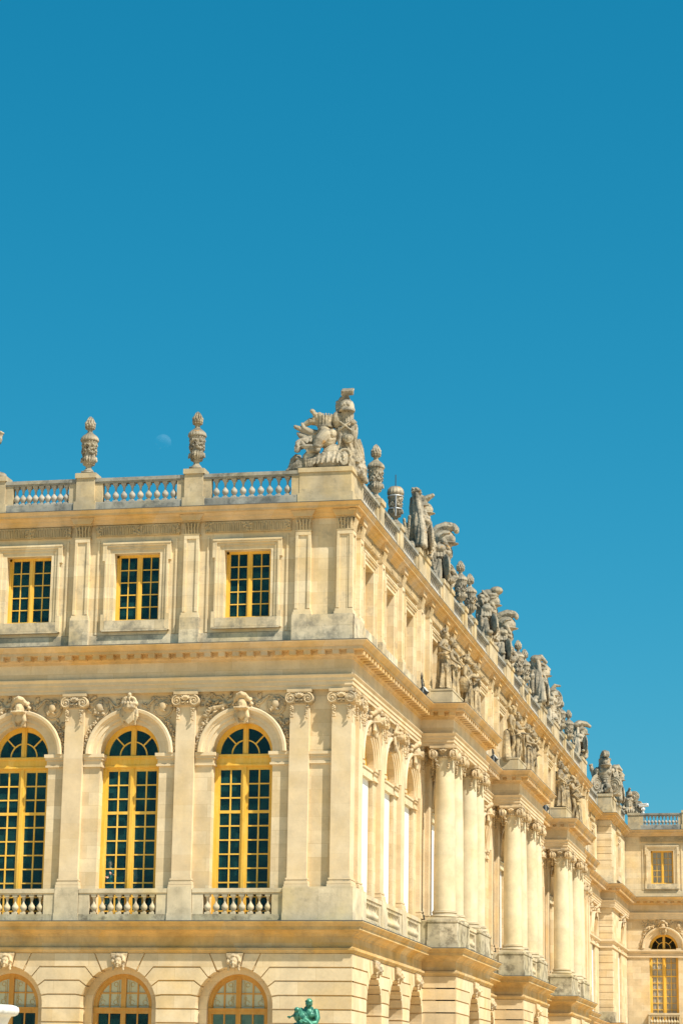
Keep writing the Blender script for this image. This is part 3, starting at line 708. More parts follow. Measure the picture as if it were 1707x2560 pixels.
def frieze_ornament(M, parent, u0, u1):
    m = MB(); y = ATT_Y-0.10; m.box(u0, u1, y, y+0.2, 21.84, 22.28)
    n = max(3, int((u1-u0-0.5)/0.145)); w_ = (u1-u0-0.5)/n; rnd = random.Random(int(u0*10)); mid = (u0+u1)/2
    for i in range(n):
        uc = u0+.25+w_*(i+.5)
        if abs(uc-mid) < 0.2: continue
        m.tube([(uc-.045, y-.02, 21.88), (uc-.045, y-.02, 22.16), (uc-.03, y-.005, 22.215), (uc, y-.005, 22.235), (uc+.03, y-.005, 22.215), (uc+.045, y-.02, 22.16), (uc+.045, y-.02, 21.88)], .028, 5, False)
    for c, h in ((u0+.12, .12), (u1-.12, .12), (mid, .2)):
        for k in range(16): m.ell((c+rnd.uniform(-h, h), y-.02, rnd.uniform(21.88, 22.24)), (.045, .04, .055), None, 6, 5)
    return link('frieze', m.mesh('frieze', 'frieze'), parent, M)
def attic_bay(M, parent, u0, u1):
    uc = (u0+u1)/2
    win(M, uc, parent, ATT_Y+0.34, 'attic'); ws = link('window_surround', ASM, parent, M @ T(uc, 0))
    link('sill', ASILL, ws)
    for sg in (-1, 1): link('panel_edge', STRIPM, ws, T(sg*1.59, 0))
    frieze_ornament(M, parent, u0+.52, u1-.52)

# ---- rusticated ground floor ------------------------------------------------
JOINTS = [(-3.5, 1.48), (15.2, 1.675), (30.5, 1.55), (47, 1.33), (61.7, 1.0)]   # angle at the intrados, bend offset
COURSE_Z = [3.56, 4.07, 4.59, 5.09, 5.62]
def gf_wall(bays, u_lo, u_hi, y=GF_Y, depth=0.55):
    m = MB(); g = 0.028
    def pt(uc, sgn, k):
        a = R_(JOINTS[k][0]); return (uc+sgn*GR*math.cos(a), GZS+GR*math.sin(a))
    edges = [u_lo]+[x for uc in bays for x in (uc, uc)]+[u_hi]
    segs = []
    for i in range(len(bays)+1):
        segs.append((bays[i-1] if i > 0 else None, bays[i] if i < len(bays) else None))
    for (L, Rr) in segs:
        lo = u_lo if L is None else L+GR; hi = u_hi if Rr is None else Rr-GR
        if hi-lo < 0.05: continue
        # straight courses down to the ground
        z = 3.56
        while z > -1.6:
            z0 = max(z-0.51, -1.7); m.prism([(lo, z0+g), (hi, z0+g), (hi, z-g), (lo, z-g)], y, y+depth); z -= 0.51
        for k in range(4):
            zb, zt = COURSE_Z[k]+g, COURSE_Z[k+1]-g
            pts = []
            # left side going up
            lft = []; rgt = []
            if L is None: lft = [(u_lo, zb), (u_lo, zt)]
            else:
                p0, p1 = pt(L, 1, k), pt(L, 1, k+1)
                b0, b1 = L+JOINTS[k][1], L+JOINTS[k+1][1]
                lft = ([(b0, zb)] if k > 0 else [])+[(p0[0], p0[1]+(g if k == 0 else g*.6))]
                for q in range(1, 4):
                    a = R_(JOINTS[k][0]+(JOINTS[k+1][0]-JOINTS[k][0])*q/4); lft.append((L+GR*math.cos(a), GZS+GR*math.sin(a)))
                lft += [(p1[0]+g*.5, p1[1]-g*1.3), (b1, zt)]
            if Rr is None: rgt = [(u_hi, zt), (u_hi, zb)]
            else:
                p0, p1 = pt(Rr, -1, k), pt(Rr, -1, k+1)
                b0, b1 = Rr-JOINTS[k][1], Rr-JOINTS[k+1][1]
                rgt = [(b1, zt), (p1[0]-g*.5, p1[1]-g*1.3)]
                for q in (3, 2, 1):
                    a = R_(JOINTS[k][0]+(JOINTS[k+1][0]-JOINTS[k][0])*q/4); rgt.append((Rr-GR*math.cos(a), GZS+GR*math.sin(a)))
                rgt += [(p0[0], p0[1]+(g if k == 0 else g*.6))]+([(b0, zb)] if k > 0 else [])
            m.prism(lft+rgt, y, y+depth)
    for uc in bays:        # voussoirs at the crown
        for (a0, a1, t0, t1) in ((63.7, 80, -0.96, -0.36), (100, 116.3, 0.36, 0.96)):
            pts = []
            for q in range(4):
                a = R_(a1+(a0-a1)*q/3) if t0 > 0 else R_(180-(a0+(a1-a0)*q/3)); pts.append((uc-GR*math.cos(a) if t0 > 0 else uc+GR*math.cos(a), GZS+GR*math.sin(a)))
            if t0 > 0: pts = [(uc+GR*math.cos(R_(180-(a1+(a0-a1)*q/3))), GZS+GR*math.sin(R_(180-(a1+(a0-a1)*q/3)))) for q in range(4)]
            pts = sorted(pts); m.prism([(uc+t0, 5.592)]+pts+[(uc+t1, 5.592)], y, y+depth)
    return m
def gf_backing(bays, u_lo, u_hi, y, depth):
    m = MB(); eds = sorted(bays); cur = u_lo
    for i, uc in enumerate(eds):
        l = u_lo if i == 0 else (eds[i-1]+uc)/2; h = u_hi if i == len(eds)-1 else (eds[i+1]+uc)/2
        if uc-l < GR+.02 or h-uc < GR+.02: pass
        arch_panel(m, l, h, -1.7, 5.62, uc, GR+0.035, GZS, -1.7, y, depth)
    if not eds: m.box(u_lo, u_hi, y, y+depth, -1.7, 5.62)
    return m
def gf_front(M, parent, bays, u_lo, u_hi, y=GF_Y, depth=0.5, wins=True, inset=0.62):
    link('rusticated_wall', gf_wall(sorted(bays), u_lo, u_hi, y, depth).mesh('rusticated_wall', 'ashlar'), parent, M)
    link('ground_floor_wall', gf_backing(bays, u_lo, u_hi, y+0.05, depth).mesh('ground_floor_wall', 'mould', recalc=True), parent, M)
    # inner opening wall narrowing to the window
    m = MB()
    for uc in bays:
        l, h = uc-GR-.3, uc+GR+.3
        arch_panel(m, l, h, -1.7, 5.6, uc, 1.17, 3.70, -1.7, y+depth+0.02, 0.3)
        k = link('keystone', MASKM, parent, M @ T(uc, y-GF_Y))
        if wins:
            o = win(M, uc, parent, y+depth+0.22, 'gf')
            if abs(uc+4.26) < .1: link('lower_shade', GSH, o)
    if bays: link('window_recess', m.mesh('window_recess', 'ashlar'), parent, M)

# ================= left front
bays = [((a+b)/2) for a, b in BAY_L]
gf_front(FL, palace, bays, -24.0, 0.19)
mw = MB()
for (a, b) in BAY_L: arch_panel(mw, a, b, 6.8, 15.56, (a+b)/2, R_MAIN, ZS_MAIN, 6.95, WALL_Y, 0.5)
mw.box(-2.02, 0.0-WALL_Y+0.0, WALL_Y, WALL_Y+.5, 6.8, 15.56); mw.box(-24, -19.88, WALL_Y, WALL_Y+.5, 6.8, 15.56)
link('main_wall', mw.mesh('main_wall', 'ashlar'), palace)
for u in PIL_L:
    p = link('pilaster', PILM, palace, T(u, 0)); link('capital', CAPM, p)
    if u < -3: link('pilaster_pedestal', PEDM, palace, T(u, 0))
for i, (a, b) in enumerate(BAY_L):
    main_bay(FL, palace, a, b, i); balcony(FL, palace, a, b)
    attic_bay(FL, palace, a, b)
m = MB()       # band between the two corner pilasters
for (p, z0, z1) in ((0.12, 13.07, 13.18), (0.08, 12.97, 13.07), (0.04, 12.80, 12.97), (0.07, 12.72, 12.79)): m.box(-1.64, -0.765, WALL_Y-p, WALL_Y+.1, z0, z1)
link('impost', m.mesh('impost', 'smooth'), palace)
m = MB(); m.box(-2.50, 0.18, -0.18, 0.25, 7.10, 8.06); m.box(-2.52, 0.20, -0.20, 0.25, 6.80, 7.10)
m.box(-0.25, 0.18, 0.25, 2.36, 7.10, 8.06); m.box(-0.25, 0.20, 0.25, 2.38, 6.80, 7.10)
link('corner_pedestal', m.mesh('corner_pedestal', 'balcony'), palace)
aw = MB()
for (a, b) in BAY_L: rect_panel(aw, a, b, 17.3, 22.4, (a+b)/2-.93, (a+b)/2+.93, 18.44, 21.14, ATT_Y, .45)
aw.box(-2.02, -ATT_Y, ATT_Y, ATT_Y+.45, 17.3, 22.4); aw.box(-24, -19.88, ATT_Y, ATT_Y+.45, 17.3, 22.4)
link('attic_wall', aw.mesh('attic_wall', 'attic'), palace)
for u in PIL_L:
    p = link('attic_pilaster', APM, palace, T(u, 0)); link('capital', ACM, p); link('cornice_break', ABR, p); link('pedestal', APD, p)
m = MB(); m.box(-2.42, 0.0, 0.004, 0.3, 17.37, 18.44); m.box(-0.3, -0.004, 0.3, 2.25, 17.37, 18.44)
link('attic_plinth', m.mesh('attic_plinth', 'attic stained'), palace)

# ================= right front
wall = MB(); aw = MB(); cur = 0.2; cura = 0.26
for i, (a, b) in enumerate(BAY_R):
    uc = (a+b)/2; l, h = uc-1.9, uc+1.9
    if l > cur+0.001: wall.box(cur, l, WALL_Y, WALL_Y+.5, 6.8, 15.56); aw.box(cur, l, ATT_Y, ATT_Y+.45, 17.3, 22.4)
    l = max(l, cur); 
    arch_panel(wall, l, h, 6.8, 15.56, uc, R_MAIN, ZS_MAIN, 6.95, WALL_Y, 0.5)
    rect_panel(aw, l, h, 17.3, 22.4, uc-.93, uc+.93, 18.44, 21.14, ATT_Y, .45)
    cur = h
wall.box(cur, Y_END, WALL_Y, WALL_Y+.5, 6.8, 15.56); aw.box(cur, Y_END, ATT_Y, ATT_Y+.45, 17.3, 22.4)
link('main_wall', wall.mesh('main_wall', 'ashlar'), palace, FR); link('attic_wall', aw.mesh('attic_wall', 'attic'), palace, FR)
for i, (a, b) in enumerate(BAY_R):
    main_bay(FR, palace, a, b, i, blind=True, relief=(i < 4 or i > 11)); attic_bay(FR, palace, a, b)
for u in PIL_R:
    p = link('pilaster', PILM, palace, FR @ T(u, 0)); link('capital', CAPM, p)
    if u > 3: link('pilaster_pedestal', PEDM, palace, FR @ T(u, 0))
for k in range(3):
    for u in COL_R[k]:
        p = link('pilaster', PILM, palace, FR @ T(u, 0.02)); link('capital', CAPM, p)
for u in ATT_R:
    p = link('attic_pilaster', APM, palace, FR @ T(u, 0)); link('capital', ACM, p); link('cornice_break', ABR, p); link('pedestal', APD, p)
RES = 1.45
runs = [(2.36-.49, 6.3), (6.3, 10.75), (10.75, S[0]+.25), (E_[0]-.2, 28.25), (28.25, 31.6), (31.6, S[1]+.25), (E_[1]-.2, 49.35), (49.35, 52.6), (52.6, S[2]+.25), (E_[2]-.2, 70.1), (70.1, 74.6), (74.6, 79.0)]
for i, (a, b) in enumerate(runs): balcony(FR, palace, a, b, 8, single=(i < 3))
# porticoes
for k in range(3):
    s, e = S[k], E_[k]
    for u in COL_R[k]:
        c = link('column', COLM, palace, FR @ T(u, -RES+0.45)); link('base', CBASE, c); link('capital', CCAP, c)
    for (a, b) in ((COL_R[k][0], COL_R[k][1]), (COL_R[k][2], COL_R[k][3])):
        m = MB(); m.box(a-.66, b+.66, -RES-.20, -RES+1.08, 7.12, 7.98); m.box(a-.70, b+.70, -RES-.24, -RES+1.1, 6.80, 7.12); m.box(a-.69, b+.69, -RES-.23, -RES+1.1, 7.90, 7.98)
        m.box(a-.60, a-.05, -RES+1.1, 0.1, 6.80, 7.95)
        link('column_pedestal', m.mesh('column_pedestal', 'mossy'), palace, FR)
    balcony(FR, palace, COL_R[k][1]+.2, COL_R[k][2]-.2, 8, y=-RES-.02, single=False, piers=0.3)
    m = MB(); m.box(s+.03, e-.03, -RES+.03, 0.15, 15.54, 17.30); link('portico_entablature', m.mesh('portico_entablature', 'mould'), palace, FR)
    m = MB(); m.box(s+.1, e-.1, -RES+.1, 0.1, 6.0, 6.80); link('portico_floor', m.mesh('portico_floor', 'mould'), palace, FR)
# ground floor of the right front: plain runs and the steps forward under the porticoes
gf_bays = [(a+b)/2 for a, b in BAY_R]
prev = 0.32
for k in range(4):
    lo = prev; hi = S[k]-.19 if k < 3 else Y_END
    inr = [u for u in gf_bays if lo+1.6 < u < hi-1.5]
    gf_front(FR, palace, inr, lo, hi, depth=0.9)
    if k < 3:
        gf_front(FR, palace, [(S[k]+E_[k])/2], S[k]-.19, E_[k]+.19, y=GF_Y-RES, depth=0.9)
        # return faces with the same courses
        for side in (S[k]-.19, E_[k]+.19-.5):
            m = MB()
            zt = [5.62]+[5.09, 4.59, 4.07, 3.56]+[3.56-.51*i for i in range(1, 11)]
            for i in range(len(zt)-1): m.box(side+0.003, side+.5-.003, GF_Y-RES+0.9, GF_Y+.3, zt[i+1]+.028, zt[i]-.028)
            m.box(side+.06, side+.44, GF_Y-RES+0.9, GF_Y+.3, -1.7, 5.6)
            link('rusticated_wall', m.mesh('rusticated_wall', 'ashlar'), palace, FR)
        prev = E_[k]+.19
m = MB(); m.box(-5, .14, Y_END-.55, Y_END+.15, -1.7, 5.62); m.box(-5, -.22, Y_END-.55, Y_END-.02, 5.62, 22.4)
link('end_wall', m.mesh('end_wall', 'ashlar'), palace)
# ================= mouldings swept round both fronts
def path_main(off=0.0):
    P = [(-24, 0), (0, 0)]
    for k in range(3): P += [(0, S[k]), (RES, S[k]), (RES, E_[k]), (0, E_[k])]
    return P+[(0, Y_END), (-4, Y_END)]
PATH = path_main(); PATH_TOP = [(-24, 0), (0, 0), (0, Y_END), (-4, Y_END)]
ARCHI = [(-.3, 15.53), (0.0, 15.53), (0.0, 15.67), (0.035, 15.68), (0.035, 15.84), (0.07, 15.85), (0.07, 15.96), (0.13, 16.04), (0.14, 16.08), (0.0, 16.10)]
FRZ = [(0.0, 16.10), (0.0, 16.68)]
CORN = [(0.0, 16.68), (0.05, 16.70), (0.06, 16.76), (0.13, 16.84), (0.14, 16.97), (0.50, 16.98), (0.50, 17.10), (0.54, 17.11), (0.57, 17.16), (0.65, 17.25), (0.68, 17.27), (0.68, 17.31)]
LEADM = [(0.69, 17.312), (0.69, 17.33), (-0.4, 17.40)]
def modillions(m, path, z0, z1, p0, p1, w_, step):
    for i in range(len(path)-1):
        a, b = Vector(path[i]), Vector(path[i+1]); L = (b-a).length; d = (b-a)/L
        if L < 1.0: continue
        nrm = Vector((d.y, -d.x)); n = max(1, round(L/step)); ang = math.atan2(d.y, d.x)
        cur_a = 0; 
        for j in range(n+1):
            t = L*j/n; q = a+d*t
            m.box(-w_/2, w_/2, -p1, -p0, z0, z1, Matrix.Translation((q.x, q.y, 0)) @ RZ(ang))
    return m
a_ = MB().sweep(ARCHI, PATH); link('architrave', a_.mesh('architrave', 'smooth', recalc=False), palace)
a_ = MB().sweep(FRZ, PATH); link('frieze', a_.mesh('frieze', 'ashlar', recalc=False), palace)
a_ = MB().sweep(CORN, PATH); MAINC = link('main_cornice', a_.mesh('main_cornice', 'mould', recalc=False), palace)
MODM = MB().box(-0.13, 0.13, -0.47, -0.12, 16.80, 16.979).mesh('modillion', 'mould')
def modillion_run(path, parent, limit):
    spots = []
    for i in range(len(path)-1):
        a, b = Vector(path[i]), Vector(path[i+1]); L = (b-a).length; d = (b-a)/L
        if L < 1.0: continue
        n = max(1, round(L/0.56))
        spots += [(a+d*(L*j/n), math.atan2(d.y, d.x)) for j in range(n+1)]
    spots.sort(key=lambda q: (q[0]-Vector((CAM.x, CAM.y))).length)
    rest = MB(); vs = [v.co.copy() for v in MODM.vertices]; fs = [tuple(p.vertices) for p in MODM.polygons]
    for k, (q, ang) in enumerate(spots):
        Mx = Matrix.Translation((q.x, q.y, 0)) @ RZ(ang)
        if k < limit: link('modillion', MODM, parent, Mx)
        else: rest.add(vs, fs, Mx)
    if rest.v: tag(link('modillions', rest.mesh('modillions', 'mould'), parent), kind='stuff')
modillion_run(PATH, MAINC, 100)
a_ = MB().sweep(LEADM, PATH); link('lead_flashing', a_.mesh('lead_flashing', 'lead', recalc=False), palace)
LOWC = [(0.15, 5.60), (0.23, 5.62), (0.25, 5.68), (0.29, 5.72), (0.29, 5.80), (0.16, 5.84), (0.16, 6.22), (0.20, 6.24), (0.22, 6.30), (0.34, 6.38), (0.36, 6.42), (0.52, 6.45), (0.52, 6.58), (0.56, 6.60), (0.60, 6.68), (0.66, 6.72), (0.66, 6.76)]
a_ = MB().sweep(LOWC, PATH); link('lower_cornice', a_.mesh('lower_cornice', 'mould low', recalc=False), palace)
a_ = MB().sweep([(0.67, 6.762), (0.67, 6.785), (-0.3, 6.80)], PATH); link('lead_flashing', a_.mesh('lead_flashing', 'lead', recalc=False), palace)
TOPC = [(-0.26, 22.30), (-0.16, 22.31), (-0.15, 22.36), (-0.05, 22.44), (-0.04, 22.50), (0.0, 22.52), (0.06, 22.60), (0.20, 22.62), (0.20, 22.70), (0.24, 22.74), (0.30, 22.81), (0.30, 22.83)]
a_ = MB().sweep(TOPC, PATH_TOP); link('upper_cornice', a_.mesh('upper_cornice', 'mould', recalc=False), palace)
a_ = MB().sweep([(0.31, 22.832), (0.31, 22.85), (-0.4, 22.90)], PATH_TOP); link('lead_flashing', a_.mesh('lead_flashing', 'lead', recalc=False), palace)
# attic plinth course swept
a_ = MB().sweep([(-ATT_Y+.05, 17.36), (-ATT_Y+.05, 17.85), (-ATT_Y, 17.88)], PATH_TOP); link('attic_plinth', a_.mesh('attic_plinth', 'attic stained', recalc=False), palace)
# parapet plinth
a_ = MB().sweep([(-0.12, 22.88), (-0.12, 23.22), (-0.14, 23.25), (-0.55, 23.25), (-0.55, 22.88)], PATH_TOP); link('parapet_plinth', a_.mesh('parapet_plinth', 'weathered', recalc=False), palace)
# roof, floors, inner walls
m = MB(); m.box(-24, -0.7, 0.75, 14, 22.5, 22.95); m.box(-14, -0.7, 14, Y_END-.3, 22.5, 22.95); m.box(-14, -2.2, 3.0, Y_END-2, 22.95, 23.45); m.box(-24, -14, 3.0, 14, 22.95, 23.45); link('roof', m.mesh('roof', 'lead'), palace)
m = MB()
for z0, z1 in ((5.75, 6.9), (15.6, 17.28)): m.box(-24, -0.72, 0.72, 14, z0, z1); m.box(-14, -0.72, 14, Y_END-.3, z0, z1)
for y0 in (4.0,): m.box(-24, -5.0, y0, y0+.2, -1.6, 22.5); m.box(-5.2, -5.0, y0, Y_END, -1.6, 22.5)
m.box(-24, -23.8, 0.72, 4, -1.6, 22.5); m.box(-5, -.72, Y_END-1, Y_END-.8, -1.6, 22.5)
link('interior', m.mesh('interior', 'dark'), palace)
# parapets
roof_peds_L = [-6.50, -10.96, -15.42, -19.88]
for u in roof_peds_L: roof_pedestal(FL, palace, u, 0.38 if u != -15.42 else 1.1)
m = MB(); m.box(-2.25, -0.18, 0.18, 2.3, 23.30, 24.14); m.box(-2.30, -0.13, 0.13, 2.35, 24.14, 24.32); m.box(-2.30, -0.10, 0.10, 2.35, 22.88, 23.30)
link('roof_pedestal', m.mesh('roof_pedestal', 'pedestal'), palace)
for (a, b) in ((-6.12, -2.25), (-10.58, -6.88), (-14.32, -11.34), (-19.5, -16.52)): roof_balustrade(FL, palace, a, b, 9)
RP = [(6.25, .38), (10.65, .38), (16.3, 1.45), (22.85, 1.5), (28.2, .38), (31.2, .38), (37.5, 1.45), (43.9, 1.45), (49.3, .38), (52.1, .38), (58.6, 1.45), (65.2, 1.45), (70.1, .38), (74.6, .38), (81.4, 1.45)]
prev = 2.3
for (u, h) in RP:
    roof_pedestal(FR, palace, u, h); L = u-h-prev
    roof_balustrade(FR, palace, prev, u-h, max(4, int((L-.64)/.33)), single=False); prev = u+h

# ================= far wing: recessed link, banded pavilion, cross wing
WX0, WY0, WX1, WY1 = -0.95, 99.6, 0.10, 111.5
WPATH = [(WX0, 83.0), (WX0, WY0), (WX1, WY0), (WX1, WY1), (34, WY1)]
for nm, prof, mat in (('architrave', ARCHI, 'smooth'), ('frieze', FRZ, 'ashlar'), ('main_cornice', CORN, 'mould'), ('lower_cornice', LOWC, 'mould'), ('upper_cornice', TOPC, 'mould'),
                      ('lead_flashing', LEADM, 'lead'), ('lead_flashing', [(0.31, 22.832), (0.31, 22.85), (-0.4, 22.90)], 'lead'), ('lead_flashing', [(0.67, 6.762), (0.67, 6.785), (-0.3, 6.80)], 'lead'),
                      ('attic_plinth', [(-ATT_Y+.05, 17.36), (-ATT_Y+.05, 17.85), (-ATT_Y, 17.88)], 'attic'), ('parapet_plinth', [(-0.12, 22.88), (-0.12, 23.22), (-0.14, 23.25), (-0.55, 23.25), (-0.55, 22.88)], 'weathered'),
                      ('impost_band', [(-.2, 12.44), (-.12, 12.46), (-.12, 12.56), (-.17, 12.58), (-.17, 12.80), (-.08, 12.86), (-.02, 12.96), (-.02, 13.06), (-.2, 13.10)], 'smooth')):
    o = link(nm, MB().sweep(prof, WPATH).mesh(nm, mat, recalc=False), wing)
    if nm == 'main_cornice': modillion_run(WPATH, o, 60)
FREC = Matrix.Translation((WX0, 0, 0)) @ RZ(PI/2); FPAV = Matrix.Translation((WX1, 0, 0)) @ RZ(PI/2); FPF = Matrix.Translation((0, WY0, 0)); FWG = Matrix.Translation((0, WY1, 0))
def upper_walls(M, u0, u1, centres):
    wl = MB(); al = MB(); cur = u0
    for uc in centres:
        l, h = uc-1.75, uc+1.75
        if l > cur: wl.box(cur, l, WALL_Y, WALL_Y+.5, 6.8, 15.56); al.box(cur, l, ATT_Y, ATT_Y+.45, 17.3, 22.4)
        arch_panel(wl, l, h, 6.8, 15.56, uc, R_MAIN, ZS_MAIN, 6.95, WALL_Y, .5); rect_panel(al, l, h, 17.3, 22.4, uc-.93, uc+.93, 18.44, 21.14, ATT_Y, .45); cur = h
    wl.box(cur, u1, WALL_Y, WALL_Y+.5, 6.8, 15.56); al.box(cur, u1, ATT_Y, ATT_Y+.45, 17.3, 22.4)
    link('main_wall', wl.mesh('main_wall', 'ashlar'), wing, M); link('attic_wall', al.mesh('attic_wall', 'attic'), wing, M)
    link('ground_floor_wall', MB().box(u0, u1, GF_Y, GF_Y+.6, -1.7, 5.62).mesh('ground_floor_wall', 'ashlar'), wing, M)
upper_walls(FREC, 83.0, WY0, [87.0, 91.3, 95.9]); upper_walls(FPAV, WY0+.72, WY1, [105.6]); upper_walls(FWG, 0.1-.55, 34, [2.88, 7.35, 11.8, 16.3, 20.8, 25.3, 29.8])
for uc in (87.0, 91.3, 95.9):
    main_bay(FREC, wing, uc-2.1, uc+2.1, 0, blind=True, relief=False); attic_bay(FREC, wing, uc-1.9, uc+1.9)
main_bay(FPAV, wing, 105.6-2.2, 105.6+2.2, 0, blind=True, relief=False); attic_bay(FPAV, wing, 105.6-1.9, 105.6+1.9)
bays = [(0.65, 5.11), (5.11, 9.58), (9.58, 14.05), (14.05, 18.55), (18.55, 23.05), (23.05, 27.55), (27.55, 32.05)]
CURM = MB(); CURA = MB()
for k in range(16):
    x0 = -1.1+2.2*k/16; CURM.add([(x0, .085+.03*(k % 2), 7.0), (x0+2.2/16, .115-.03*(k % 2), 7.0), (x0+2.2/16, .115-.03*(k % 2), 12.6), (x0, .085+.03*(k % 2), 12.6)], [(0,1,2,3)])
    x0 = -.92+1.84*k/16; CURA.add([(x0, .085+.03*(k % 2), 18.5), (x0+1.84/16, .115-.03*(k % 2), 18.5), (x0+1.84/16, .115-.03*(k % 2), 21.1), (x0, .085+.03*(k % 2), 21.1)], [(0,1,2,3)])
def swap(o, a, b):
    for q in o.children:
        if q.data == a: q.data = b
WPC, APC = WP.copy(), AP.copy()
for q in (WPC, APC): q.materials.clear(); q.materials.append(M_['clear glass'])
M_['grey curtain'] = plain('grey curtain', (0.50, 0.46, 0.40), 0.9)
CURM = CURM.mesh('curtain', 'grey curtain', recalc=False); CURA = CURA.mesh('curtain', 'room curtain', recalc=False)
for i, (a, b) in enumerate(bays):
    uc = (a+b)/2
    o = main_bay(FWG, wing, a, b, i); link('curtain', CURM, o); swap(o, WP, WPC)
    o = win(FWG, uc, wing, ATT_Y+.34, 'attic'); swap(o, AP, APC); link('curtain', CURA, o)
    ws = link('window_surround', ASM, wing, FWG @ T(uc, 0))
    link('sill', ASILL, ws)
    for sg in (-1, 1): link('panel_edge', STRIPM, ws, T(sg*1.59, 0))
    frieze_ornament(FWG, wing, uc-1.75, uc+1.75)
    balcony(FWG, wing, a+.55, b-.55, 10, y=-0.05, piers=0.1, pedw=0.4)
# banded quoins of the pavilion
def quoins(M, x0, x1, y0, y1, levels, mat):
    m = MB()
    for (z0, z1, n) in levels:
        h = (z1-z0)/n
        for i in range(n): m.box(x0, x1, y0, y1, z0+h*i+.022, z0+h*(i+1)-.022)
        m.box(x0+.05, x1-.05, y0+.05, y1-.05, z0, z1)
    return link('quoin', m.mesh('quoin', mat), wing, M)
for lv in ((6.82, 12.46, 10), (13.10, 15.53, 5), (18.66, 22.30, 7)): quoins(Matrix.Identity(4), WX0-.6, WX1-.20, WY0+.20, WY0+.92, [lv], 'ashlar')
link('quoin_base', MB().box(WX0-.6, WX1-.02, WY0+.02, WY0+.95, 17.36, 18.66).mesh('quoin_base', 'attic'), wing)
link('quoin_base', MB().box(WX0-.6, WX1-.04, WY0+.04, WY0+.95, 6.80, 7.6).mesh('quoin_base', 'mossy'), wing)
m = MB(); m.box(-14, WX0-.7, 83.2, 118, 22.5, 22.95); m.box(WX0-.7, WX1-.7, WY0+.8, 118, 22.5, 22.95); m.box(WX1-.7, 34, WY1+.75, 125, 22.5, 22.95)
link('roof', m.mesh('roof', 'lead'), wing)
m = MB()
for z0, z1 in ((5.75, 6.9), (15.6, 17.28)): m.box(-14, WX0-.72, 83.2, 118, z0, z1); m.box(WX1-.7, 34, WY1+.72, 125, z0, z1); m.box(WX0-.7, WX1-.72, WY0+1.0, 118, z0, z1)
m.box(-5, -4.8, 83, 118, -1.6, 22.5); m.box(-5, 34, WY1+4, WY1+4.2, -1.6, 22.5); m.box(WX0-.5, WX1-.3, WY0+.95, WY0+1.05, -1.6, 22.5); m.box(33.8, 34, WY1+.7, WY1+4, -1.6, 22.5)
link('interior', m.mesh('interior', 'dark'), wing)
def solid_pedestal(parent, x0, x1, y0, y1, top=24.36):
    m = MB(); m.box(x0, x1, y0, y1, 23.30, top-.2); m.box(x0-.05, x1+.05, y0-.05, y1+.05, top-.2, top); m.box(x0-.07, x1+.07, y0-.07, y1+.07, 22.88, 23.30)
    return link('roof_pedestal', m.mesh('roof_pedestal', 'pedestal'), parent)
solid_pedestal(wing, -1.15, -.05, WY0+.15, 103.5); solid_pedestal(wing, -1.0, -.05, 105.4, 107.6); solid_pedestal(wing, WX1+.02, 1.08, WY1+.14, WY1+.9, 24.28)
roof_balustrade(FREC, wing, 83.2, 88.9, 15, False); roof_pedestal(FREC, wing, 89.5, .38); roof_balustrade(FREC, wing, 90.1, WY0, 26, False)
roof_balustrade(FPAV, wing, 103.6, 105.3, 4, False); roof_balustrade(FPAV, wing, 107.7, 111.3, 9, False)
for k in range(8):
    a = 1.08+3.9*k; roof_balustrade(FWG, wing, a, a+3.5+(0.0), 10, single=(k == 0)); roof_pedestal(FWG, wing, a+3.7, .2)
# pedestals of the portico statues
for k in range(3):
    for (a, b) in ((S[k]+.03, S[k]+3.0), (E_[k]-3.0, E_[k]-.03)):
        m = MB(); m.box(a, b, -1.38, -.42, 17.34, 18.06); m.box(a-.02, b+.02, -1.40, -.40, 17.98, 18.06)
        link('statue_plinth', m.mesh('statue_plinth', 'pedestal'), palace, FR)

# ================= sculpture vocabulary (front = -y)
V = Vector
def helmet(m, c, s=1.0, plume=True, curl=1.0):
    c = V(c); P = lambda x, y, z: c+s*V((x, y, z))
    m.ell(c+V((0, 0, .02*s)), (.28*s, .35*s, .34*s), None, 14, 9)
    m.ell(P(0, -.06, -.13), (.30*s, .40*s, .045*s), None, 14, 6)
    m.tube([P(-.24, .12, -.2), P(0, .36, -.30), P(.24, .12, -.2)], .07*s, 6)
    for g in (-1, 1):
        m.tube([P(g*.24, -.05, -.1), P(g*.22, -.16, -.34), P(g*.12, -.2, -.46)], [.09*s, .08*s, .05*s], 6)
        m.tube([P(g*.25, .1, .05), P(g*.29, -.05, .16), P(g*.2, -.2, .2)], .035*s, 5)
    m.ell(P(0, -.02, -.36), (.17*s, .20*s, .22*s))
    m.ell(P(0, .02, -.62), (.16*s, .16*s, .24*s))
    if plume:
        pts = [P(0, -.36, .28), P(0, -.36, .36), P(0, -.26, .43), P(0, -.06, .45), P(0, .14, .37), P(0, .28, .20), P(0, .35, -.06), P(0, .36, -.42)]
        m.tube(pts, [.06*s, .10*s, .15*s, .19*s, .20*s, .19*s, .16*s, .09*s], 8)
        for i in range(9):
            t = i/8*6.0; j = int(min(t, 5.99)); q = pts[j].lerp(pts[j+1], t-j)
            for g in (-1, 1): m.ell(q+V((g*.10*s, 0, .05*s)), (.06*s, .09*s, .10*s), None, 6, 5)
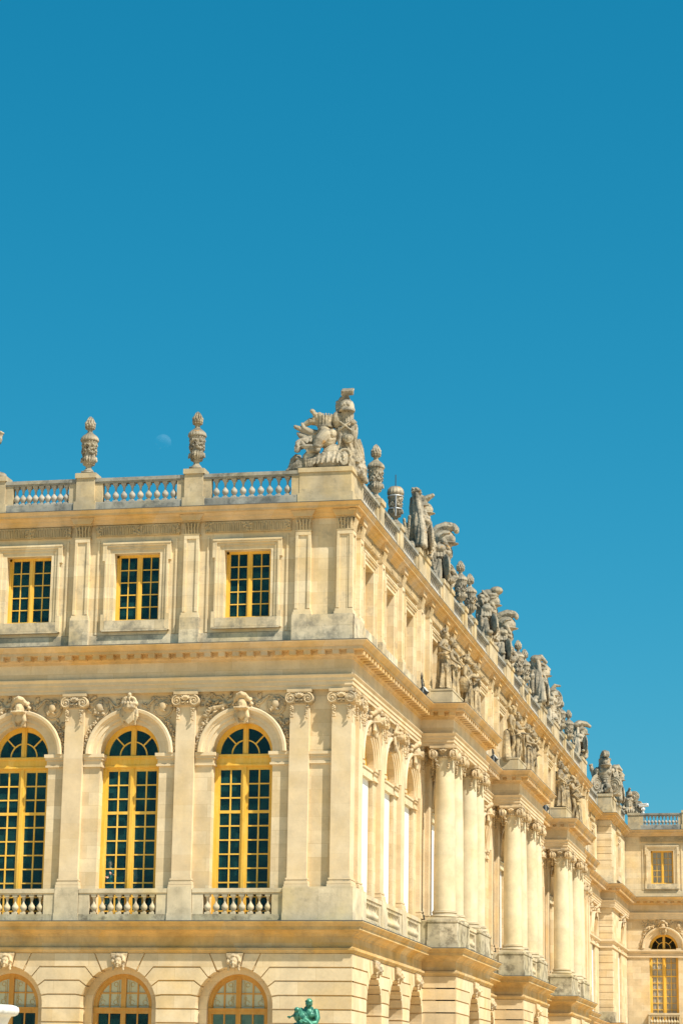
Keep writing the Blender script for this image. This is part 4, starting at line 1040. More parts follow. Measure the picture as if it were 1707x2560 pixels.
def cuirass(m, c, s=1.0):
    c = V(c)
    m.lathe([(.25*s, 0), (.29*s, .02*s), (.27*s, .12*s), (.30*s, .3*s), (.37*s, .55*s), (.40*s, .72*s), (.36*s, .86*s), (.2*s, .95*s), (.14*s, 1.0*s)], c, 16, None, None, 1, .78)
    for g in (-1, 1):
        m.ell(c+s*V((g*.16, -.22, .66)), (.16*s, .10*s, .13*s)); m.ell(c+s*V((g*.40, 0, .78)), (.14*s, .2*s, .17*s))
        for k in range(4): m.tube([c+s*V((g*(.40+.02*k), -.12+.09*k, .72)), c+s*V((g*(.47+.02*k), -.15+.1*k, .46))], .045*s, 5)
        for k in range(3): m.ell(c+s*V((g*.075, -.235, .18+.12*k)), (.07*s, .04*s, .05*s))
    for k in range(14):
        a = 2*PI*k/14; d = V((math.cos(a), .8*math.sin(a), 0)); m.tube([c+s*(.27*d), c+s*(.34*d+V((0, 0, -.16))), c+s*(.38*d+V((0, 0, -.36)))], [.055*s, .06*s, .05*s], 5)
def shield(m, c, s=1.0, R=None, round_=False):
    R = R or Matrix.Identity(3); c = V(c); a, b = (.46*s, (.46 if round_ else .60)*s)
    m.ell(c, (a, .09*s, b), R, 18, 8)
    P = lambda x, y, z: c+R @ V((x, y, z))
    m.tube([P(a*math.cos(2*PI*i/24), -.03*s, b*math.sin(2*PI*i/24)) for i in range(25)], .05*s, 6, False)
    m.tube([P(.8*a*(1-i/30)*math.cos(.62*i), -.10*s, .8*b*(1-i/30)*math.sin(.62*i)) for i in range(28)], .035*s, 5, False)
    m.ell(P(0, -.08*s, 0), (.12*s, .10*s, .12*s))
def drape(m, tops, bots, n=6, r=.07, wob=.05, rnd=random):
    for i in range(n):
        t = i/(n-1) if n > 1 else 0
        a = V(tops[0]).lerp(V(tops[1]), t); b = V(bots[0]).lerp(V(bots[1]), t); pts = []
        for k in range(6):
            u = k/5; q = a.lerp(b, u); q += V((math.sin(u*5+i)*wob, math.cos(u*4+i*1.7)*wob, 0)); pts.append(q)
        m.tube(pts, [r*(.7+.5*k/5)*rnd.uniform(.8, 1.15) for k in range(6)], 6)
def quiver(m, b, t, r=.12, arrows=7):
    b, t = V(b), V(t); d = (t-b).normalized(); o = d.orthogonal().normalized(); o2 = d.cross(o)
    m.tube([b, b.lerp(t, .5), t], [r*.7, r*.9, r], 8); m.tube([t-d*.06, t+d*.02], [r*1.25, r*1.25], 8)
    for k in range(arrows):
        a = 2*PI*k/arrows; q = t+(o*math.cos(a)+o2*math.sin(a))*r*.75; m.tube([q, q+d*.3], .035, 5); m.ell(q+d*.32, .05)
def leaves(m, c, R, n, rnd, r=(.06, .12)):
    for k in range(n):
        d = V((rnd.gauss(0, 1), rnd.gauss(0, 1), rnd.gauss(0, 1))).normalized()*rnd.uniform(.3, 1.0); rr = rnd.uniform(*r)
        m.ell(V(c)+V((d.x*R[0], d.y*R[1], d.z*R[2])), (rr, rr*.5, rr*1.5), Matrix.Rotation(rnd.uniform(0, 3), 3, 'Y') @ Matrix.Rotation(rnd.uniform(0, 3), 3, 'X'), 6, 5)
def face(m, c, s=1.0, beard=False):
    c = V(c); P = lambda x, y, z: c+s*V((x, y, z))
    m.ell(c, (.15*s, .17*s, .21*s), None, 12, 9); m.tube([P(0, -.155, .04), P(0, -.20, -.045), P(0, -.17, -.055)], [.022*s, .036*s, .03*s], 6)
    for g in (-1, 1): m.tube([P(g*.02, -.16, .06), P(g*.10, -.13, .05)], .02*s, 5); m.ell(P(g*.155, .02, 0), (.02*s, .04*s, .05*s))
    m.ell(P(0, -.155, -.105), (.05*s, .025*s, .015*s)); m.ell(P(0, -.13, -.17), (.06*s, .06*s, .045*s))
    if beard:
        for k in range(9): m.tube([P(-.12+.03*k, -.12, -.12), P(-.13+.033*k, -.15, -.30-.06*math.sin(PI*k/8))], [.045*s, .025*s], 5)
def hand(m, p, d, side, s=1.0):
    """palm, four bent fingers of unequal length and a thumb from the side of the palm"""
    p, d = V(p), V(d).normalized(); o = d.cross(V(side)).normalized(); n = o.cross(d)
    m.ell(p+d*.045*s, (.045*s, .03*s, .055*s), d.to_track_quat('Z', 'Y').to_matrix(), 8, 6)
    for k, L in enumerate((.075, .09, .085, .065)):
        q = p+d*.08*s+o*(k-1.5)*.024*s; m.tube([q, q+d*L*.55*s, q+(d*L+n*L*.5)*s], [.013*s, .012*s, .010*s], 5)
    q = p+d*.03*s-o*.045*s; m.tube([q, q+(d*.035-o*.03+n*.02)*s, q+(d*.075-o*.03+n*.035)*s], [.015*s, .014*s, .011*s], 5)
def figure(seed, h=2.75, arms=None, nude=False, lean=0.0, turn=0.0, mantle=1, hairy=True, prop=None):
    """robed standing figure, weight on one leg; returns the body mesh builder and the drapery builder"""
    rnd = random.Random(seed); b = MB(); d = MB(); k = h/2.0
    P = lambda x, y, z: V((x*k+lean*z*.12, y*k, z*k))
    sw = rnd.choice((-1, 1))
    pel, che, nek, hd = P(.03*sw, 0, 1.05), P(-.01*sw, .01, 1.45), P(0, 0, 1.64), P(.01*sw, -.035, 1.80)
    b.tube([pel+V((0, 0, -.05*k)), P(.02*sw, 0, 1.17), P(0, .0, 1.30), che, P(0, .01, 1.56)], [.165*k, .145*k, .15*k, .175*k, .11*k], 12)
    b.ell(P(0, .01, 1.44), (.20*k, .125*k, .15*k)); b.tube([P(0, .01, 1.56), nek, P(0, -.01, 1.72)], [.075*k, .062*k, .06*k], 8)
    for g in (-1, 1): b.ell(P(g*.085, -.10, 1.44), (.075*k, .05*k, .065*k))
    hb = MB(); face(hb, (0, 0, 0), .74*k); rr = RZ(turn)
    for q in range(26 if hairy else 10):
        a = rnd.uniform(0, 2*PI); e = rnd.uniform(-.1, 1.4); v_ = V((math.cos(a)*math.cos(e)*.13, .03+abs(math.sin(a))*math.cos(e)*.12 if math.sin(a) > 0 else math.sin(a)*math.cos(e)*.10*max(0, e-.4), .05+math.sin(e)*.13)); hb.ell(v_*k, .042*k, None, 6, 5)
    hb.ell(V((0, .09, .0))*k, (.10*k, .09*k, .12*k)); b.add(hb.v, hb.f, Matrix.Translation(hd) @ rr)
    arms = arms or [((-.36, -.02, 1.26), (-.33, -.20, 1.08)), ((.36, -.05, 1.25), (.22, -.25, 1.34))]
    for g, (el, ha) in zip((-1, 1), arms):
        sh = P(g*.205, .01, 1.52); e = P(*el); w_ = P(*ha)
        b.tube([sh, sh.lerp(e, .5), e, e.lerp(w_, .4), w_], [.078*k, .066*k, .052*k, .052*k, .036*k], 8); b.ell(sh, .085*k)
        hand(b, w_, w_-e, (0, -1, .3), k)
    for g in (-1, 1):
        bent = g != sw; hip = P(g*.10, 0, 1.02); kn = P(g*.11, -.12 if bent else -.02, .56); an = P(g*.11, .05 if bent else 0, .09)
        b.tube([hip, hip.lerp(kn, .5), kn, kn.lerp(an, .35), an], [.118*k, .105*k, .068*k, .072*k, .042*k], 8)
        b.tube([an+V((0, .03*k, -.04*k)), an+V((0, -.07*k, -.06*k)), an+V((g*.01*k, -.17*k, -.07*k))], [.04*k, .042*k, .03*k], 7)
    # drapery
    if not nude:
        ph = rnd.uniform(0, 6)
        fold = lambda a, j, r, z: 1+(.20*math.sin(8*a+ph+.5*j)+.12*math.sin(15*a+2*ph+.3*j))*min(1, j/3)
        d.lathe([(.16*k, 1.18*k), (.185*k, 1.08*k), (.20*k, .95*k), (.21*k, .75*k), (.22*k, .55*k), (.235*k, .35*k), (.26*k, .16*k), (.28*k, .04*k), (.05*k, .03*k)], (pel.x*.6, 0, 0), 48, fold, None, 1, .85)
        for i in range(9): a = PI*(.05+.9*i/8); p0 = P(-.17*math.cos(a), -.13*math.sin(a), 1.15); d.tube([p0, P(-.22*math.cos(a), -.17*math.sin(a), 1.02)], .035*k, 5)
    else:
        drape(d, [P(-.16*sw, .05, 1.08), P(.10*sw, .14, 1.10)], [P(-.26*sw, .12, .04), P(.05*sw, .22, .04)], 6, .055*k, .03, rnd)
        d.tube([P(-.20, -.10, 1.08), P(0, -.18, 1.0), P(.20, -.09, 1.1)], [.05*k, .07*k, .05*k], 7)
        d.tube([P(.12*sw, .18, .03), P(.14*sw, .20, .5), P(.12*sw, .17, .85)], [.16*k, .12*k, .10*k], 8)
    if mantle:
        g = sw
        d.tube([P(g*.20, .08, 1.56), P(g*.08, -.14, 1.42), P(-g*.10, -.18, 1.26), P(-g*.20, -.06, 1.12), P(-g*.10, .16, 1.15)], [.06*k, .055*k, .07*k, .075*k, .06*k], 7)
        drape(d, [P(g*.24, .08, 1.55), P(g*.10, .17, 1.56)], [P(g*.38, .06, .25), P(g*.16, .26, .05)], 5, .05*k, .035, rnd)
    if prop: prop(d, P, k, rnd)
    return b, d
def place_statue(seed, label, M, h=2.75, voxel=.028, **kw):
    b, d = figure(seed, h, **kw)
    t = thing('statue', label, 'statue', M, 'stone figures standing on the portico ledges')
    link('figure', sculpt(b, 'figure', 'statue', voxel, 1, .008, 9, seed), t); link('drapery', sculpt(d, 'drapery', 'statue', voxel, 0, .008, 12, seed), t)
    return t
# ---- portico figures
def urn_prop(d, P, k, r): d.lathe([(.09*k, 0), (.14*k, .15*k), (.12*k, .3*k), (.06*k, .36*k), (.09*k, .42*k)], P(.34, -.1, .0), 10)
def shell_prop(d, P, k, r): d.ell(P(-.30, .02, .95), (.16*k, .22*k, .3*k))
def trunk_prop(d, P, k, r): d.tube([P(-.26, .14, 0), P(-.25, .16, .5), P(-.22, .14, .95)], [.19*k, .15*k, .13*k], 8)
POSES = [dict(arms=[((-.42, .06, 1.34), (-.30, -.20, 1.22)), ((.30, -.12, 1.28), (.10, -.24, 1.42))], turn=.5, mantle=1),
         dict(arms=[((-.33, -.06, 1.24), (-.24, -.26, 1.10)), ((.36, .02, 1.26), (.40, -.20, 1.40))], turn=-.3, mantle=1, lean=.2),
         dict(arms=[((-.36, .0, 1.25), (-.38, -.14, 1.0)), ((.34, -.10, 1.30), (.30, -.34, 1.26))], turn=.2, mantle=1, prop=shell_prop),
         dict(arms=[((-.30, -.14, 1.32), (-.12, -.26, 1.45)), ((.38, .0, 1.25), (.48, -.14, 1.02))], turn=-.2, mantle=1, lean=.5),
         dict(arms=[((-.34, -.02, 1.24), (-.30, -.10, .96)), ((.32, .06, 1.26), (.26, -.10, 1.04))], turn=.6, nude=True, mantle=0, prop=trunk_prop),
         dict(arms=[((-.32, -.14, 1.30), (-.20, -.36, 1.36)), ((.34, -.06, 1.24), (.36, -.30, 1.22))], turn=.3, nude=True, mantle=0),
         dict(arms=[((-.33, -.04, 1.24), (-.16, -.24, 1.22)), ((.33, -.08, 1.26), (.12, -.26, 1.30))], turn=-.4, mantle=1),
         dict(arms=[((-.30, -.16, 1.40), (-.10, -.24, 1.60)), ((.36, .0, 1.25), (.40, -.18, 1.10))], turn=.1, nude=True, mantle=1, prop=shell_prop),
         dict(arms=[((-.36, .02, 1.26), (-.22, -.18, 1.12)), ((.34, -.04, 1.24), (.20, -.22, 1.06))], turn=.4, mantle=1, lean=-.2),
         dict(arms=[((-.33, -.08, 1.24), (-.14, -.24, 1.34)), ((.38, .02, 1.28), (.44, -.10, 1.5))], turn=-.2, mantle=1),
         dict(arms=[((-.34, -.10, 1.32), (-.24, -.30, 1.46)), ((.33, -.02, 1.24), (.28, -.22, 1.08))], turn=.5, nude=True, mantle=1),
         dict(arms=[((-.36, -.04, 1.26), (-.34, -.28, 1.16)), ((.32, -.14, 1.3), (.12, -.28, 1.26))], turn=0, mantle=1, prop=urn_prop)]
SL = ['robed stone statue at the near end of the nearest portico, one elbow bent outwards', 'second statue on the nearest portico, mantle across its chest, before the gap', 'third statue on the nearest portico, leaning beside a shell', 'fourth statue on the nearest portico, farthest from the camera, leaning forward',
      'nude stone statue with a tree stump at the near end of the middle portico', 'second statue on the middle portico, nude with one forearm stretched out', 'third statue on the middle portico, robed with both hands together', 'fourth statue on the middle portico, one hand raised to its face',
      'robed stone statue at the near end of the farthest portico, draped to its feet', 'second statue on the farthest portico, half hidden behind the robed first one', 'third statue on the farthest portico, half draped with a raised forearm', 'fourth statue on the farthest portico, last before the corner pavilion']
for k in range(3):
    for j in range(4):
        i = k*4+j
        place_statue(11+i*3, SL[i], FR @ T(COL_R[k][j], -.92-.04*k, 18.06), 2.80+.03*k, .018 if k == 0 else .024, **POSES[i])

# ---- vases
def vase_meshes():
    gad = lambda a, j, r, z: 1+.05*math.cos(14*a)
    b = MB()
    b.box(-.24, .24, -.24, .24, 0, .07)
    b.lathe([(.2, .07), (.2, .12), (.14, .17), (.115, .22), (.13, .27), (.19, .31), (.235, .40), (.25, .50), (.245, .58), (.26, .60), (.26, .64), (.25, .66), (.275, .85), (.30, 1.02), (.315, 1.10), (.33, 1.12), (.33, 1.16), (.31, 1.17)], seg=24)
    rnd = random.Random(4)
    for k in range(16): a = 2*PI*k/16; b.tube([(.22*math.cos(a), .22*math.sin(a), .34), (.265*math.cos(a), .265*math.sin(a), .5), (.255*math.cos(a), .255*math.sin(a), .6)], [.03, .04, .02], 5)
    for k in range(64):
        a = rnd.uniform(0, 2*PI); z = rnd.uniform(.68, 1.06); r = .25+.05*(z-.66)/.4+.01; q = rnd.uniform(.03, .06); b.ell((r*math.cos(a), r*math.sin(a), z), (q, q, q*1.3), None, 6, 5)
    for k in range(4):
        a = PI/2*k+PI/4*0; b.ell((.29*math.cos(a), .29*math.sin(a), .52), (.07, .07, .09)); b.ell((.33*math.cos(a), .33*math.sin(a), .46), (.04, .04, .06))
        for j in range(7): t = j/6; aa = a+(t)*PI/2; b.ell((.29*math.cos(aa), .29*math.sin(aa), .92-.2*math.sin(PI*t)), .05, None, 6, 5)
    l = MB(); l.lathe([(.31, 1.165), (.355, 1.17), (.365, 1.22), (.34, 1.30), (.26, 1.38), (.17, 1.44), (.11, 1.50), (.095, 1.56), (.12, 1.585), (.12, 1.61), (.08, 1.63)], seg=56, mod=lambda a, j, r, z: 1+(.06*math.cos(18*a) if 1 <= j <= 5 else 0))
    f = MB(); f.lathe([(.09, 1.60), (.17, 1.66), (.20, 1.74), (.17, 1.84), (.06, 1.9)], seg=16)
    for row, (r0, z0, n, L) in enumerate(((.17, 1.66, 10, .20), (.17, 1.74, 10, .22), (.12, 1.82, 8, .22), (.05, 1.88, 5, .2))):
        for k in range(n):
            a = 2*PI*(k+.5*(row % 2))/n; f.tube([(r0*math.cos(a), r0*math.sin(a), z0), (r0*1.12*math.cos(a), r0*1.12*math.sin(a), z0+L*.45), (r0*.75*math.cos(a+.2), r0*.75*math.sin(a+.2), z0+L)], [.045, .045, .010], 6)
    return b.mesh('vase_body', 'roofstone', True), l.mesh('lid', 'roofstone', True), f.mesh('flame', 'roofstone', True)
VB, VL, VF = vase_meshes()
def vase(M, label, flame=True, lid=True, s=1.0):
    t = thing('vase', label, 'vase', M @ T(0, 0, .04) @ Matrix.Scale(.97, 4) @ Matrix.Scale(1.18, 4, (0, 0, 1)), 'carved stone vases along the roof parapet')
    link('vase_body', VB, t)
    if lid: link('lid', VL, t)
    if flame: link('flame', VF, t)
    return t
VLAB = [(FL, -6.5, .43, 'flame topped stone vase on the left parapet, nearest the corner trophy'), (FL, -10.96, .43, 'flame topped stone vase on the left parapet, farther from the corner trophy'), (FL, -19.88, .43, 'stone vase beyond the left edge of the view on the left parapet'),
        (FR, 6.25, .43, 'flame topped stone vase just right of the corner trophy, with pale yellow lid'),
        (FR, 28.2, .43, 'flame topped vase, nearer one of the pair between the nearest and middle porticoes'), (FR, 31.2, .43, 'flame topped vase, farther one of the pair between the nearest and middle porticoes'),
        (FR, 49.3, .43, 'flame topped vase, nearer one of the pair between the middle and farthest porticoes'), (FR, 52.1, .43, 'flame topped vase, farther one of the pair between the middle and farthest porticoes'),
        (FR, 70.1, .43, 'flame topped vase standing alone against the sky beyond the farthest portico'), (FR, 74.6, .43, 'stone vase in shade before the last helmet trophy of the long front'),
        (FREC, 89.5, .43, 'small looking vase on the recessed parapet left of the banded pavilion')]
for (M, u, y, lab) in VLAB: vase(M @ T(u, y, 24.46), lab)
tv = vase(FR @ T(10.65, .43, 24.46), 'damaged stone vase without flame, strapped with metal bands, bare rod on top', flame=False, lid=False)
m = MB(); m.lathe([(.31, 1.165), (.355, 1.17), (.36, 1.26), (.33, 1.38), (.24, 1.47), (.05, 1.50)], seg=56, mod=lambda a, j, r, z: 1+(.05*math.cos(14*a) if 1 <= j <= 4 else 0)); link('lid', m.mesh('lid', 'roofstone', True), tv)
m = MB(); m.tube([(0, 0, 1.45), (0, 0, 1.95)], .02, 6); link('rod', m.mesh('rod', 'black'), tv)
m = MB()
for z, r in ((1.09, .345), (.60, .30)): m.tube([(r*math.cos(2*PI*i/24), r*math.sin(2*PI*i/24), z) for i in range(25)], .025, 6, False)
m.tube([(-.34, -.08, .3), (-.35, -.08, 1.08)], .03, 6); link('metal_strap', m.mesh('metal_strap', 'grey metal'), tv)

# ---- trophies on the roof

def trophy(M, label, seed, kind, voxel=.022, s=1.0):
    rnd = random.Random(seed); t = thing('trophy', label, 'trophy', M, 'carved trophies of arms along the roof parapet')
    hm, cu, s1, s2, dr = MB(), MB(), MB(), MB(), MB()
    dr.tube([(-1.05, .2, .12), (-.3, 0, .2), (.3, .05, .2), (1.05, .2, .12)], [.2, .32, .32, .2], 10)
    dr.ell((0, .16, .75), (.62, .38, .8))
    for k in range(10):                       # heaped arms round the foot
        x = rnd.uniform(-1, 1); y = rnd.uniform(-.4, .3); q = rnd.uniform(.10, .2); dr.ell((x, y, rnd.uniform(.1, .5)), (q, q, q*.8), None, 8, 6)
    for k in range(5):
        x = rnd.uniform(-.7, .7); dr.tube([(x, rnd.uniform(.1, .4), .2), (x*1.5, rnd.uniform(.1, .5), rnd.uniform(1.0, 1.5))], .06, 6)
    if kind == 'helmet':
        helmet(hm, (0, -.10, 2.16*s), 1.42); cuirass(cu, (0, -.02, .62), 1.32)
        shield(s1, (-.66, -.26, .66), 1.05, Matrix.Rotation(.5, 3, 'Z') @ Matrix.Rotation(.2, 3, 'Y')); shield(s2, (.66, -.16, .62), 1.0, Matrix.Rotation(-.5, 3, 'Z'))
        drape(dr, [(-.5, .0, 1.65), (-.3, .35, 1.7)], [(-.95, -.05, .05), (-.5, .4, .05)], 7, .09, .07, rnd); drape(dr, [(.45, .0, 1.65), (.5, .3, 1.6)], [(.95, -.05, .05), (.65, .4, .05)], 7, .09, .07, rnd)
        quiver(dr, (-.6, .2, .8), (-.82, .25, 1.75), .14); leaves(dr, (.75, .1, 1.25), (.3, .25, .35), 20, rnd, (.07, .13)); dr.tube([(0, -.42, .25), (.15, -.55, .45), (0, -.48, .66)], [.2, .19, .13], 8)
    elif kind == 'standards':
        cuirass(cu, (.12, -.12, .62), 1.2); helmet(hm, (.35, -.18, 1.98), 1.0, False); hm.tube([(.35, -.12, 2.2), (.35, -.22, 2.48), (.35, -.50, 2.62)], [.17, .16, .09], 7); hm.ell((.35, -.02, 2.5), (.14, .2, .2))
        for x0 in (-.5, -.15):
            dr.tube([(x0, .1, .3), (x0-.08, .0, 2.5)], .08, 6); leaves(dr, (x0-.08, .0, 2.6), (.15, .15, .2), 12, rnd, (.06, .11)); drape(dr, [(x0-.2, -.15, 2.4), (x0+.2, .15, 2.35)], [(x0-.4, -.35, .2), (x0+.2, .15, .4)], 8, .10, .06, rnd)
        shield(s1, (-.3, -.52, .62), .9, Matrix.Rotation(.35, 3, 'Z')); shield(s2, (.8, -.15, .6), .95, Matrix.Rotation(-.6, 3, 'Z')); leaves(dr, (.65, .1, 1.35), (.35, .3, .5), 26, rnd, (.07, .13))
    elif kind == 'plumes':
        cuirass(cu, (.0, -.05, .62), 1.28); helmet(hm, (.0, -.2, 2.0), 1.1, False); hm.lathe([(.24, 0), (.32, .08), (.38, .22), (.32, .30)], (0, -.16, 2.14), 14); hm.ell((.02, -.42, 2.60), (.26, .30, .22)); hm.ell((0, -.05, 2.48), (.22, .34, .2))
        leaves(dr, (-.3, .15, 2.0), (.36, .40, .5), 44, rnd, (.10, .17)); leaves(dr, (.28, .25, 1.9), (.3, .3, .45), 26, rnd, (.09, .15)); drape(dr, [(-.5, .0, 1.75), (-.2, .35, 1.75)], [(-.9, -.1, .05), (-.4, .4, .05)], 8, .095, .07, rnd)
        shield(s1, (-.6, -.36, .78), .95, Matrix.Rotation(.5, 3, 'Z') @ Matrix.Rotation(.5, 3, 'Y')); shield(s2, (.65, -.16, .62), .95, Matrix.Rotation(-.5, 3, 'Z')); quiver(dr, (.5, .2, .8), (.8, .2, 1.7), .14)
    elif kind == 'banners':
        cuirass(cu, (.25, -.12, .62), 1.2); helmet(hm, (.3, -.22, 1.96), 1.12, False); hm.tube([(.3, -.55, 2.18), (.3, -.25, 2.46), (.3, .15, 2.55), (.3, .48, 2.15)], [.10, .16, .18, .12], 8)
        drape(dr, [(-.4, -.1, 2.7), (-.05, .3, 2.55)], [(-.8, -.35, .2), (-.1, .15, .3)], 8, .135, .08, rnd); dr.tube([(-.2, .1, .2), (-.2, .1, 2.85)], .09, 7); dr.ell((-.2, .05, 2.70), (.34, .32, .24)); dr.tube([(-.2, -.45, 2.5), (-.2, -.2, 2.82), (-.15, .2, 2.8)], [.10, .16, .12], 7)
        shield(s1, (-.35, -.52, .62), .95, Matrix.Rotation(.3, 3, 'Z')); shield(s2, (.85, -.1, .62), 1.0, Matrix.Rotation(-.6, 3, 'Z'), True); quiver(dr, (-.65, .2, .7), (-.85, .2, 1.6), .14)
    elif kind == 'round':
        cuirass(cu, (-.25, -.05, .5), 1.2); helmet(hm, (-.25, -.1, 1.85), 1.05, False); hm.tube([(-.25, .0, 2.0), (-.25, -.3, 2.38), (-.25, -.55, 2.32)], [.15, .13, .07], 7)
        shield(s1, (.2, -.3, 1.62), 1.05, Matrix.Rotation(-.5, 3, 'Z'), True); shield(s2, (.65, -.26, .62), .95, Matrix.Rotation(-.3, 3, 'Z')); drape(dr, [(-.65, .0, 1.55), (-.3, .35, 1.55)], [(-.9, 0, .05), (-.4, .4, .05)], 7, .09, .07, rnd); leaves(dr, (.45, .2, 1.2), (.35, .3, .45), 24, rnd, (.07, .13)); drape(dr, [(.3, -.1, 1.4), (.6, .1, 1.4)], [(.5, -.3, .05), (.95, .1, .05)], 6, .09, .06, rnd)
    elif kind == 'crown':
        cuirass(cu, (.1, -.06, .55), 1.25); helmet(hm, (.1, -.16, 1.88), 1.1, False); hm.tube([(-.45, .15, 2.32), (-.1, -.0, 2.5), (.3, -.38, 2.48), (.42, -.62, 2.34)], [.18, .21, .21, .12], 8); hm.tube([(.1, .2, 2.15), (.1, -.1, 2.42)], [.24, .24], 8)
        shield(s1, (-.5, -.4, .9), 1.0, Matrix.Rotation(.4, 3, 'Z')); shield(s2, (.7, -.2, .62), .9, Matrix.Rotation(-.5, 3, 'Z'), True); drape(dr, [(-.35, .0, 2.2), (0, .35, 2.2)], [(-.85, .0, .05), (-.3, .4, .05)], 8, .10, .07, rnd); leaves(dr, (.5, .15, 1.4), (.3, .3, .45), 24, rnd, (.07, .13))
    for nm, b, vx in (('helmet', hm, voxel), ('cuirass', cu, voxel), ('shield', s1, voxel), ('shield', s2, voxel), ('drapery', dr, voxel)):
        link(nm, sculpt(b, nm, 'roofstone', vx, 1, .010, 11, seed), t)
    return t
TR = [(16.3, 'standards', 'stone trophy of two draped standards, first sculpture right of the strapped vase'), (22.85, 'helmet', 'stone trophy with a big helmet and forward curling plume above the nearest portico'),
      (37.5, 'plumes', 'stone trophy with a bust and bushy plumes above the near end of the middle portico'), (43.9, 'helmet', 'stone trophy with a dark plumed helmet over a bare cuirass, above the middle portico'),
      (58.6, 'banners', 'stone trophy with a tall hooded banner above the near end of the farthest portico'), (65.2, 'round', 'stone trophy with a raised round shield above the far end of the farthest portico'),
      (81.4, 'crown', 'flat topped stone trophy with a horizontal roll, at the far end of the long front')]
for i, (u, kd, lab) in enumerate(TR):
    trophy(FR @ T(u, .48, 24.46) @ Matrix.Scale(1.10 if i in (0, 2, 4) else 1.03, 4) @ Matrix.Scale(1.12, 4, (1, 0, 0)) @ Matrix.Scale(1.1, 4, (0, 1, 0)), lab, 40+i, kd, .02 if i < 2 else .028)
trophy(T(-15.72, .45, 24.46), 'stone trophy cut by the left edge of the photo, on the left parapet', 71, 'plumes', .022)
trophy(T(-.62, WY0+.75, 24.36) @ RZ(.35) @ Matrix.Scale(1.15, 4), 'stone trophy with plumed helmet and spiral shield on the banded corner pavilion', 80, 'helmet', .03)
trophy(FPAV @ T(106.3, .4, 24.36) @ Matrix.Scale(1.08, 4), 'narrow stone trophy on the side of the pavilion, between the helmet and the round shields', 81, 'banners', .03)
trophy(T(.40, WY1+.55, 24.28) @ RZ(.4) @ Matrix.Scale(.86, 4), 'low stone trophy with round shields beside the white security camera', 82, 'round', .03)

